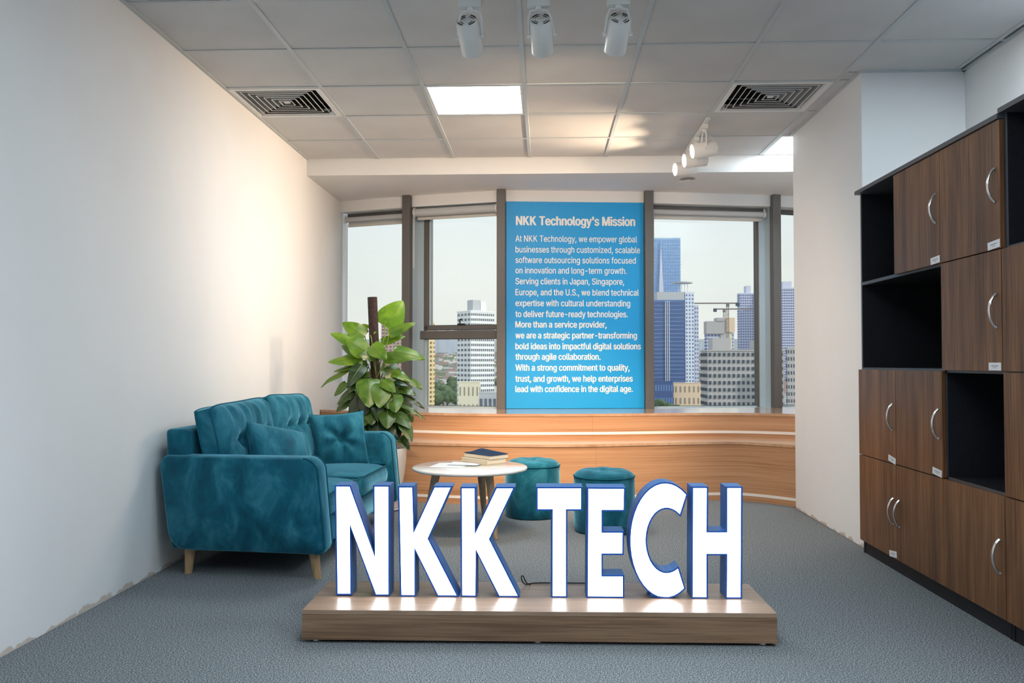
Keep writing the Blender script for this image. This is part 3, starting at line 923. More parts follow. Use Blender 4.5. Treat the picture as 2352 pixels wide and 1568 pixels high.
# ================================================================== CABINETS
CX = 1.709
ROWS = [.068, .530, .992, 1.455, 1.945]
CW = .49
CY = 4.73
def handle_bm(y, zc, ln=.128, proud=.026):
    b = bmesh.new()
    pts = []
    for k in range(13):
        t = -1 + 2 * k / 12
        pts.append((-.003 - proud * (1 - t * t) ** .8, y, zc + t * ln / 2))
    tube(b, pts, [.0046] * 13, seg=8)
    for s in (-1, 1):
        tube(b, [(-.003, y, zc + s * ln / 2 * .97), (.001, y, zc + s * ln / 2 * .97)], .006, seg=8)
    for v in b.verts: v.co.y = y + (v.co.y - y) * 1.35
    return b
def cabinet(label, y_far, ncol, top_z, niches, doors, loc_x=CX):
    """local frame: x=0 door front, y=0 far end going to -y, z up"""
    t = thing('storage_cabinet', label, 'cabinet', (loc_x, y_far, 0), group='walnut storage cabinets')
    W = ncol * CW; cf = .0185; D = .60
    T = .018
    obj('plinth', newbox(cf + .004, cf + .022, -W + .001, -.001, 0, .066), M_BLACK, t)
    obj('top_panel', newbox(-.008, D, -W + .001, .012 if y_far > CY - .1 else -.001, top_z, top_z + .020, bev=.001, seg=1), M_EDGE, t)
    obj('back_panel', newbox(D - .012, D, -W + .001, -.001, .01, top_z), M_BLACK, t)
    for y in (-T, -W + .001):
        s = bmesh.new(); box(s, cf + .001, D - .012, y, y + T - .001, 0, top_z)
        obj('side_panel', s, M_BLACK, t)
        obj('edge_band', newbox(cf, cf + .001, y, y + T - .001, .067, top_z), M_EDGE, t)
    done = set()
    # shelves and uprights
    for r in range(4):
        z = ROWS[r]
        b = bmesh.new(); box(b, cf + .001, D - .012, -W + T, -T, z - .009, z + .009)
        obj('shelf', b, M_BLACK, t)
        obj('edge_band', newbox(cf - .0005, cf + .001, -W + T, -T, z - .008, z + .008), M_EDGE, t)
    for c, r0, r1 in niches['uprights']:
        b = newbox(cf + .001, D - .012, -c * CW - .009, -c * CW + .009, ROWS[r0] + .009, (ROWS[r1] if r1 < 4 else top_z) - .009)
        obj('upright', b, M_BLACK, t)
        obj('edge_band', newbox(cf - .0005, cf + .001, -c * CW - .008, -c * CW + .008, ROWS[r0] + .009, (ROWS[r1] if r1 < 4 else top_z) - .009), M_EDGE, t)
    for c, r, hside, sticker, swing in doors:
        y1 = -c * CW; y0 = y1 - CW
        z0 = ROWS[r]; z1 = ROWS[r + 1] if r < 3 else top_z
        g = .0022
        # hinge side is opposite the handle
        b = newbox(0, .018, y0 + g, y1 - g, z0 + g, z1 - g, bev=.0008, seg=1)
        d = obj('door', b, M_WALNUT, t)
        hy = (y0 + .036) if hside < 0 else (y1 - .036)
        obj('handle', handle_bm(hy, (z0 + z1) / 2), M_CHROME, d, smooth=True, angle=50)
        if sticker:
            sy, tilt = sticker
            sb = newbox(-.0012, -.0002, -.044, .044, -.015, .015)
            so = obj('sticker', sb, M_STICKER, d)
            so.location = (0, y0 + sy + .014, z0 + .020); so.rotation_euler = (tilt, 0, 0)
        if swing:
            hp = y1 if hside < 0 else y0
            for ob in [d]:
                ob.location = (math.sin(abs(swing)) * 0 , 0, 0)
                M = Matrix.Translation((0, hp, 0)) @ Matrix.Rotation(swing, 4, 'Z') @ Matrix.Translation((0, -hp, 0))
                ob.matrix_local = M
    return t
cabinet('walnut fronted storage cabinet next to the pillar, three cells wide with two stickered cells open', CY, 3, 1.945,
        {'uprights': [(1, 0, 2), (2, 0, 4), (1, 3, 4)]},
        [(0, 0, -1, (.034, -.12), 0), (1, 0, 1, None, 0), (2, 0, -1, None, 0),
         (0, 1, -1, (.034, .15), 0), (1, 1, -1, (.040, .10), 0),
         (2, 2, -1, (.040, .0), 0),
         (1, 3, -1, (.034, -.05), 0), (2, 3, -1, (.036, -.06), 0)])
cabinet('taller walnut fronted storage cabinet cut by the right edge of the photo', CY - 3 * CW - .002, 2, 1.962,
        {'uprights': [(1, 0, 4)]},
        [(0, 0, -1, None, 0), (0, 1, -1, None, 0), (0, 2, -1, None, 0), (1, 0, -1, None, 0), (1, 1, -1, None, 0), (1, 2, -1, None, 0)])
# printed lines on the stickers
for o in list(bpy.data.objects):
    if o.name.split('.')[0] == 'sticker':
        b = bmesh.new()
        box(b, -.0016, -.0012, -.026, .024, .001, .004); box(b, -.0016, -.0012, -.014, .014, -.006, -.004)
        me = bpy.data.meshes.new('tmpink'); b.to_mesh(me); b.free()
        # joined into the sticker as a second material
        bm2 = bmesh.new(); bm2.from_mesh(o.data)
        k = len(bm2.faces); bm2.from_mesh(me); bm2.faces.ensure_lookup_table()
        for f in bm2.faces[k:]: f.material_index = 1
        bm2.to_mesh(o.data); bm2.free(); o.data.materials.append(M_INK)
# ================================================================== SOFA
SR = math.radians(-3.0)
so = thing('sofa', 'teal velvet two seat sofa with buttoned back cushions against the left wall', 'sofa', (-1.405, 4.80, 0), SR)
SL = .82       # half length
def rrect(x0, x1, z0, z1, rs, n=6):
    """rounded rectangle in (x, z); rs radii: bl, br, tr, tl"""
    pts = []
    for (cx, cz, r, a0) in ((x0 + rs[0], z0 + rs[0], rs[0], PI), (x1 - rs[1], z0 + rs[1], rs[1], 1.5 * PI), (x1 - rs[2], z1 - rs[2], rs[2], 0), (x0 + rs[3], z1 - rs[3], rs[3], .5 * PI)):
        for k in range(n + 1):
            a = a0 + .5 * PI * k / n
            pts.append((cx + r * math.cos(a), cz + r * math.sin(a)))
    return pts
def arm(sgn, name):
    # profile in x (front +) and z, swept through the thickness with soft shoulders
    bm = bmesh.new()
    prof = rrect(-.425, .385, .125, .580, (.09, .035, .055, .05), 6)
    # lean the rear edge inwards towards the bottom, bulge the front
    def shape(x, z):
        k = (z - .125) / .455
        if x < 0: x = x + .055 * (1 - k) * min(1, -x / .4)
        else: x = x + (.052 * math.sin(PI * .80 * (1 - k)) - .014 * k) * min(1, x / .38)
        return x, z
    steps = [(0.0, .020), (.012, .006), (.035, 0.0), (.075, -.003), (.115, 0.0), (.138, .007), (.150, .022)]
    rings = []
    for y, ins in steps:
        ring = []
        for i, (x, z) in enumerate(prof):
            cx, cz = -.01, .35
            dx, dz = x - cx, z - cz
            l = math.hypot(dx, dz)
            x2, z2 = x - dx / l * ins, z - dz / l * ins
            x2, z2 = shape(x2, z2)
            # outer face leans: arms get a little wider towards the front
            yy = y
            toe = (.385 - x2) / .79 * .055
            out = SL - (.150 - y) - (toe if y > .07 else toe * .4) - (.014 * (1 - (z2 - .125) / .455) if y > .1 else 0)
            ring.append(bm.verts.new((x2, sgn * out, z2)))
        rings.append(ring)
    n = len(prof)
    for A, B in zip(rings, rings[1:]):
        for i in range(n):
            bm.faces.new((A[i], A[(i + 1) % n], B[(i + 1) % n], B[i]))
    for R in (rings[0], rings[-1]):
        c = bm.verts.new(sum((v.co for v in R), Vector()) / n)
        for i in range(n): bm.faces.new((R[i], R[(i + 1) % n], c))
    outer = [v.co.copy() for v in rings[-2]]
    inner = [v.co.copy() for v in rings[1]]
    o = obj(name, bm, M_VELVET, so, smooth=True, angle=60)
    for loop in (outer, inner):
        pts = [p + Vector((.002, sgn * (.001), 0)) for p in loop if p.x > .30]
        pts.sort(key=lambda p: (p.z))
        obj('piping', tube(bmesh.new(), pts, .0042, seg=6), M_PIPE, o, smooth=True)
    return o
arm(-1, 'arm'); arm(1, 'arm')
# base
obj('base', newbox(-.36, .360, -SL + .145, SL - .145, .125, .270, bev=.018), M_VELVET, so, smooth=True, angle=60)
# back frame: leaning slab
bf = newbox(-.372, -.255, -SL + .09, SL - .09, .125, .705, bev=.022, seg=3)
for v in bf.verts:
    v.co.x -= .0 if v.co.z < .3 else .03 * (v.co.z - .3) / .4
obj('back_frame', bf, M_VELVET, so, smooth=True, angle=60)
# seat cushions: boxes with rolled front edge and vertical gathers at the corner
def seat_cushion(y0, y1):
    bm = bmesh.new()
    x0, x1, z0, z1 = -.20, .375, .272, .385
    box(bm, x0, x1, y0, y1, z0, z1)
    bmesh.ops.subdivide_edges(bm, edges=bm.edges[:], cuts=9, use_grid_fill=True)
    for v in bm.verts:
        u = (v.co.x - x0) / (x1 - x0); w_ = (v.co.y - y0) / (y1 - y0); h = (v.co.z - z0) / (z1 - z0)
        if h > .5: v.co.z += .022 * max(0, math.sin(PI * u)) ** .6 * max(0, math.sin(PI * w_)) ** .6 - .012 * (2 * u - 1) ** 8 - .010 * (2 * w_ - 1) ** 8
        bul = .012 * math.sin(PI * h)
        if u > .99: v.co.x += bul + .003 * math.sin(60 * w_)
        if w_ > .99: v.co.y += bul * .2
        if w_ < .01: v.co.y -= bul * .2
        # round the front corners in plan
        cxr = .05
        for wy, s in ((w_, 1), (1 - w_, -1)):
            dxx = (v.co.x - (x1 - cxr)); dyy = cxr - wy * (y1 - y0)
            if dxx > 0 and dyy > 0:
                l = math.hypot(dxx, dyy)
                if l > cxr:
                    k = cxr / l
                    v.co.x = x1 - cxr + dxx * k; v.co.y = (y0 + cxr - dyy * k) if s > 0 else (y1 - cxr + dyy * k)
    bmesh.ops.smooth_vert(bm, verts=bm.verts, factor=.5, use_axis_x=True, use_axis_y=True, use_axis_z=True)
    o = obj('seat_cushion', bm, M_VELVET, so, smooth=True, angle=75)
    r = .05
    for z in (z1 - .004, z0 + .006):
        pts = [(x0 + .1, y0 + .001, z)]
        for k in range(7):
            a = -PI / 2 + PI / 2 * k / 6
            pts.append((x1 - r + (r + .002) * math.cos(a), y0 + r + (r - .001) * math.sin(a), z))
        for k in range(7):
            a = PI / 2 * k / 6
            pts.append((x1 - r + (r + .002) * math.cos(a), y1 - r + (r - .001) * math.sin(a), z))
        pts.append((x0 + .1, y1 - .001, z))
        obj('piping', tube(bmesh.new(), pts, .0048, seg=6), M_PIPE, o, smooth=True)
    return o
yi = SL - .152
seat_cushion(-yi, -.004); seat_cushion(.004, yi)
# back cushions: boxed, tufted with a row of buttons, gathered along the top seam
def back_cushion(y0, y1, lean, cz, ph, tiltx=0.0):
    W, Hh, T = (y1 - y0), .455, .085
    bm = bmesh.new()
    bt_ = [(.27, .56), (.52, .57), (.77, .56)]
    def front(u, v):
        y = (u - .5) * W; z = (v - .5) * Hh
        edge = (1 - abs(2 * u - 1) ** 5) * (1 - abs(2 * v - 1) ** 5)
        t = T * .5 + .070 * max(edge, 0) ** .7
        # seams sag between buttons
        for bu, bv in bt_:
            d2 = ((u - bu) * W) ** 2 + ((v - bv) * Hh) ** 2
            t -= .050 * math.exp(-d2 / .0011) + .016 * math.exp(-d2 / .006)
        crease = math.exp(-((v - .56 + .018 * math.cos((u - .27) * 2 * PI / .25)) * Hh / .012) ** 2)
        t -= .012 * crease * smoothstep(.0, .2, u) * smoothstep(1, .8, u)
        top = smoothstep(.58, .98, v) * smoothstep(1.0, .93, v)
        t += .0065 * top * (math.sin(u * 36 + ph + 5 * v) + .6 * math.sin(u * 61 + 2 * ph - 7 * v))
        low_ = smoothstep(.45, .05, v) * smoothstep(0, .06, v)
        t += .004 * low_ * math.sin(u * 27 + ph * 3 + 6 * v)
        # rounded outline
        k = 1 - .035 * (abs(2 * v - 1) ** 4)
        kz = 1 - .06 * (abs(2 * u - 1) ** 6) - .02 * math.sin(PI * u)
        if v > .5: z = z * (kz + .0)
        return Vector((t, y * k, z))
    N, Mv = 56, 44
    A = grid_surf(bm, front, N, Mv)
    # back side
    def back(u, v):
        p = front(u, v)
        edge = (1 - abs(2 * u - 1) ** 4) * (1 - abs(2 * v - 1) ** 4)
        return Vector((-T * .5 - .02 * edge, p.y, p.z))
    B = grid_surf(bm, back, N, Mv)
    rim = [(i, 0) for i in range(N)] + [(N, j) for j in range(Mv)] + [(i, Mv) for i in range(N, 0, -1)] + [(0, j) for j in range(Mv, 0, -1)]
    for a, b in zip(rim, rim[1:] + rim[:1]):
        bm.faces.new((A[a[0]][a[1]], A[b[0]][b[1]], B[b[0]][b[1]], B[a[0]][a[1]]))
    o = obj('back_cushion', bm, M_VELVET, so, smooth=True, angle=50)
    M = Matrix.Translation((lean, (y0 + y1) / 2, cz)) @ Matrix.Rotation(tiltx, 4, 'X') @ Matrix.Rotation(math.radians(-13), 4, 'Y')
    o.matrix_local = M
    for side in (front, back):
        pts = [side(i / N, j / Mv) for i, j in rim[::2]]
        obj('piping', tube(bmesh.new(), pts, .0048, seg=6, closed=True), M_PIPE, o, smooth=True)
    for bu, bv in bt_:
        p = front(bu, bv)
        s = bmesh.new(); bmesh.ops.create_uvsphere(s, u_segments=12, v_segments=8, radius=.011)
        for v in s.verts: v.co = Vector((v.co.x * .5 + p.x + .002, v.co.y + p.y, v.co.z + p.z))
        obj('button', s, M_PIPE, o, smooth=True)
    return o
back_cushion(-yi - .02, -.000, -.185, .595, .3, math.radians(1.5))
back_cushion(.010, yi + .01, -.180, .605, 2.1, math.radians(-1.5))
for x, y, tx, ty in ((.335, -.71, .025, -.01), (-.29, -.68, -.01, 0), (.335, .71, .025, .01), (-.29, .68, -.01, 0)):
    l = bmesh.new()
    n = 14
    lo = [l.verts.new((x + tx + .018 * math.cos(2 * PI * k / n), y + ty + .018 * math.sin(2 * PI * k / n), 0)) for k in range(n)]
    hi = [l.verts.new((x + .027 * math.cos(2 * PI * k / n), y + .027 * math.sin(2 * PI * k / n), .135)) for k in range(n)]
    l.faces.new(list(reversed(lo))); l.faces.new(hi)
    for k in range(n): l.faces.new((lo[k], lo[(k + 1) % n], hi[(k + 1) % n], hi[k]))
    obj('leg', l, M_LEGWOOD, so, smooth=True, angle=40)

# throw pillows
def pillow(label, size, thick, button, M, group):
    bm = bmesh.new()
    N = 32
    def f(sg):
        def g(u, v):
            a, b = 2 * u - 1, 2 * v - 1
            pin = 1 - .07 * (1 - abs(a) ** 2) * abs(b) ** 3
            pin2 = 1 - .07 * (1 - abs(b) ** 2) * abs(a) ** 3
            t = thick * (max(0, 1 - a * a) ** .42) * (max(0, 1 - b * b) ** .42)
            if button:
                r = math.hypot(a, b); th = math.atan2(b, a)
                t -= thick * .62 * math.exp(-(r / .17) ** 2) + thick * .10 * math.exp(-(r / .5) ** 2)
                t += thick * .17 * math.cos(6 * th + .6) * smoothstep(.08, .3, r) * smoothstep(.95, .45, r)
            else:
                t += thick * .05 * math.sin(9 * a + 3 * b) * (1 - a * a) * (1 - b * b)
            return Vector((sg * t, a * pin2 * size / 2 * 1.0, b * pin * size / 2))
        return g
    A = grid_surf(bm, f(1), N, N); B = grid_surf(bm, f(-1), N, N)
    bmesh.ops.remove_doubles(bm, verts=bm.verts, dist=1e-5)
    t = bpy.data.objects.new('throw_pillow', None); link(t)
    t.matrix_world = M
    tag(t, label, 'pillow', group)
    obj('cover', bm, M_VELVET, t, smooth=True)
    rim = [(-1 + 2 * k / N, -1) for k in range(N)] + [(1, -1 + 2 * k / N) for k in range(N)] + [(1 - 2 * k / N, 1) for k in range(N)] + [(-1, 1 - 2 * k / N) for k in range(N)]
    g = f(0)
    obj('seam', tube(bmesh.new(), [g((a + 1) / 2, (b + 1) / 2) for a, b in rim], .003, seg=6, closed=True), M_PIPE, t, smooth=True)
    if button:
        s = bmesh.new(); bmesh.ops.create_uvsphere(s, u_segments=12, v_segments=8, radius=.010)
        for v in s.verts: v.co = Vector((v.co.x * .5 + thick * .32, v.co.y, v.co.z))
        obj('button', s, M_PIPE, t, smooth=True)
    return t
# near pillow: slumped on the seat behind the near arm, seen from its edge
pillow('small dark teal pillow slumped behind the near sofa arm', .38, .075, False,
       Matrix.Translation((-1.385, 4.42, .525)) @ Matrix.Rotation(math.radians(-30), 4, 'Z') @ Matrix.Rotation(math.radians(-28), 4, 'Y') @ Matrix.Rotation(math.radians(-14), 4, 'X'), 'throw pillows on the sofa')
pillow('square teal pillow with a centre button leaning on the far sofa arm', .350, .070, True,
       Matrix.Translation((-1.29, 5.34, .540)) @ Matrix.Rotation(math.radians(-62), 4, 'Z') @ Matrix.Rotation(math.radians(-14), 4, 'Y') @ Matrix.Rotation(math.radians(3), 4, 'X'), 'throw pillows on the sofa')

# ================================================================== POUFS
def pouf(label, x, y, R, Hh, rot):
    t = thing('pouf', label, 'pouf', (x, y, 0), rot, group='round teal poufs')
    b = lathe(bmesh.new(), [(0, .004), (R * .93, .004), (R * .965, .015), (R * .985, .06), (R, .16), (R * 1.0, .24), (R * .985, Hh - .05), (R * .965, Hh - .035), (0, Hh - .035)], 56)
    obj('body', b, M_VELVET, t, smooth=True, angle=50)
    s = bmesh.new()
    NR, NT = 14, 72
    rings = []
    for i in range(NR + 1):
        r = i / NR
        ring = []
        for k in range(NT):
            th = 2 * PI * k / NT
            z = .044 * max(0, 1 - r ** 4.5) ** .7
            z -= .020 * math.exp(-(r / .14) ** 2) + .008 * math.exp(-(r / .5) ** 2)
            z += .0022 * (math.cos(6 * th) - .4) * smoothstep(.05, .3, r) * smoothstep(1, .6, r)
            ring.append(s.verts.new((R * .99 * r * math.cos(th), R * .99 * r * math.sin(th), Hh - .045 + z)) if i else None)
        rings.append(ring)
    c = s.verts.new((0, 0, Hh - .045 + .044 - .028))
    for k in range(NT):
        s.faces.new((c, rings[1][k], rings[1][(k + 1) % NT]))
    for A, B in zip(rings[1:], rings[2:]):
        for k in range(NT):
            l = (k + 1) % NT
            s.faces.new((A[k], B[k], B[l], A[l]))
    obj('seat_top', s, M_VELVET, t, smooth=True)
    obj('piping', tube(bmesh.new(), [(R * .992 * math.cos(2 * PI * k / 48), R * .992 * math.sin(2 * PI * k / 48), Hh - .046) for k in range(48)], .0045, seg=6, closed=True), M_PIPE, t, smooth=True)
    bn = bmesh.new(); bmesh.ops.create_uvsphere(bn, u_segments=12, v_segments=6, radius=.012)
    for v in bn.verts: v.co = Vector((v.co.x, v.co.y, v.co.z * .4 + Hh - .026))
    obj('button', bn, M_PIPE, t, smooth=True)
    obj('base_ring', lathe(bmesh.new(), [(0, 0), (R * .90, 0), (R * .92, .004), (0, .004)], 40), M_BLACK, t)
pouf('round teal velvet pouf partly behind the white coffee table', -.083, 5.755, .185, .388, .2)
pouf('round teal velvet pouf behind the letters T and E, nearer the camera', .362, 5.262, .187, .382, .5)

# ================================================================== COFFEE TABLE
TX, TY, TZ, TR = -.455, 5.20, .397, .350
tt = thing('coffee_table', 'round white topped coffee table on tapered wooden legs', 'table', (TX, TY, 0))
obj('tabletop', lathe(bmesh.new(), [(0, TZ - .020), (TR - .010, TZ - .020), (TR - .002, TZ - .015), (TR, TZ - .009), (TR - .002, TZ - .003), (TR - .007, TZ), (0, TZ)], 96), M_GLOSSWHITE, tt, smooth=True, angle=35)
obj('mounting_plate', lathe(bmesh.new(), [(0, TZ - .032), (.13, TZ - .032), (.13, TZ - .020), (0, TZ - .020)], 40), M_BLACK, tt, smooth=True, angle=35)
def tleg(x0, y0, x1, y1):
    l = bmesh.new()
    tube(l, [(x0, y0, TZ - .022), (x0 * .9 + x1 * .1, y0 * .9 + y1 * .1, TZ - .06), (x1, y1, .0)], [.025, .025, .013], seg=16)
    obj('leg', l, M_TLEG, tt, smooth=True, angle=40)
tleg(-.195, -.06, -.275, -.085); tleg(.055, .14, .075, .24); tleg(.125, -.14, .170, -.215)
# books and leaflets
def book(label, corners, z0, z1, cover, pages, curl=0.0):
    """corners: near-left, near, right, far going round, world xy"""
    cx = sum(c[0] for c in corners) / 4; cyy = sum(c[1] for c in corners) / 4
    t = thing('book', label, 'book', (cx, cyy, z0), group='books on the coffee table')
    rel = [(x - cx, y - cyy) for x, y in corners]
    ins = [(x * .975, y * .975) for x, y in rel]
    h = z1 - z0
    obj('page_block', prism(bmesh.new(), ins, .0015, h - .0015), pages, t)
    obj('back_cover', prism(bmesh.new(), rel, 0, .0015), cover, t)
    # front cover, lifting in a soft curl along its far edge when curl > 0
    b = bmesh.new()
    def f(dz):
        def g(u, v):
            a = Vector((*rel[0], 0)).lerp(Vector((*rel[1], 0)), u)
            c = Vector((*rel[3], 0)).lerp(Vector((*rel[2], 0)), u)
            p = a.lerp(c, v)
            p.z = h - .0015 + dz + curl * (smoothstep(.35, 1, v) * (1 - .75 * u) + .35 * (1 - u) ** 2)
            if curl: p.x -= .02 * v * 0
            return p
        return g
    A = grid_surf(b, f(.0015), 8, 10); B = grid_surf(b, f(0), 8, 10)
    rim = [(i, 0) for i in range(8)] + [(8, j) for j in range(10)] + [(i, 10) for i in range(8, 0, -1)] + [(0, j) for j in range(10, 0, -1)]
    for a, c in zip(rim, rim[1:] + rim[:1]):
        b.faces.new((A[a[0]][a[1]], A[c[0]][c[1]], B[c[0]][c[1]], B[a[0]][a[1]]))
    obj('front_cover', b, cover, t, smooth=True, angle=40)
    return t
K = [(-.528, 5.40), (-.349, 5.215), (-.240, 5.335), (-.419, 5.52)]
book('thin paperback with a pink and yellow cover, bottom of the pile on the coffee table', [(x - .006, y - .004) for x, y in K], TZ, TZ + .010, M_COVER, M_PAPER)
book('cream paged paperback in the middle of the pile on the coffee table', K, TZ + .0102, TZ + .032, M_PAPER, M_PAPER)
K2 = [(-.515, 5.42), (-.335, 5.235), (-.226, 5.355), (-.406, 5.54)]
book('navy covered paperback with a curling cover, top of the pile', K2, TZ + .0322, TZ + .058, M_NAVY, M_PAPER, .014)
def sheet(label, corners, z0):
    cx = sum(c[0] for c in corners) / 4; cyy = sum(c[1] for c in corners) / 4
    b = bmesh.new()
    rel = [(x - cx, y - cyy) for x, y in corners]
    def f(dz):
        def g(u, v):
            a = Vector((*rel[0], 0)).lerp(Vector((*rel[1], 0)), u); c = Vector((*rel[3], 0)).lerp(Vector((*rel[2], 0)), u)
            p = a.lerp(c, v); p.z = dz + .0025 * math.sin(PI * u) * v
            return p
        return g
    A = grid_surf(b, f(.0008), 8, 4); B = grid_surf(b, f(0), 8, 4)
    o = obj('leaflet', b, M_SHEET, smooth=True, angle=40)
    o.location = (cx, cyy, z0)
    tag(o, label, 'leaflet', 'leaflets on the coffee table')
    return o
sheet('pale blue printed leaflet lying near the left rim of the coffee table', [(-.70, 5.14), (-.50, 5.115), (-.46, 5.33), (-.66, 5.36)], TZ + .0002)
sheet('white printed leaflet tucked towards the book pile on the coffee table', [(-.60, 5.235), (-.415, 5.195), (-.39, 5.27), (-.575, 5.39)], TZ + .0042)

# ================================================================== PLANT
PX, PY = -1.155, 5.965
pl = thing('potted_pothos', 'tall climbing pothos on a dark pole in a white pot beside the sofa', 'plant', (PX, PY, 0))
def pobj(name, bm, m, **k):
    bmesh.ops.translate(bm, verts=bm.verts, vec=(-PX, -PY, 0))
    return obj(name, bm, m, pl, **k)
obj('pot', lathe(bmesh.new(), [(0, .012), (.118, .012), (.132, .03), (.155, .14), (.178, .28), (.186, .37), (.187, .42), (.183, .432), (.172, .432), (.168, .42), (.166, .38), (0, .38)], 56), M_POT, pl, smooth=True, angle=50)
obj('saucer', lathe(bmesh.new(), [(0, 0), (.145, 0), (.158, .014), (.156, .020), (.146, .014), (0, .011)], 48), M_POT, pl, smooth=True, angle=50)
obj('soil', lathe(bmesh.new(), [(0, .402), (.08, .400), (.166, .392), (.166, .381), (0, .381)], 32), M_SOIL, pl)
pobj('climbing_pole', tube(bmesh.new(), [(PX - .01, PY, .38), (-1.197, 6.0, .97), (-1.220, 6.0, 1.49)], [.031, .033, .034], seg=20), M_POLE, smooth=True, angle=50)
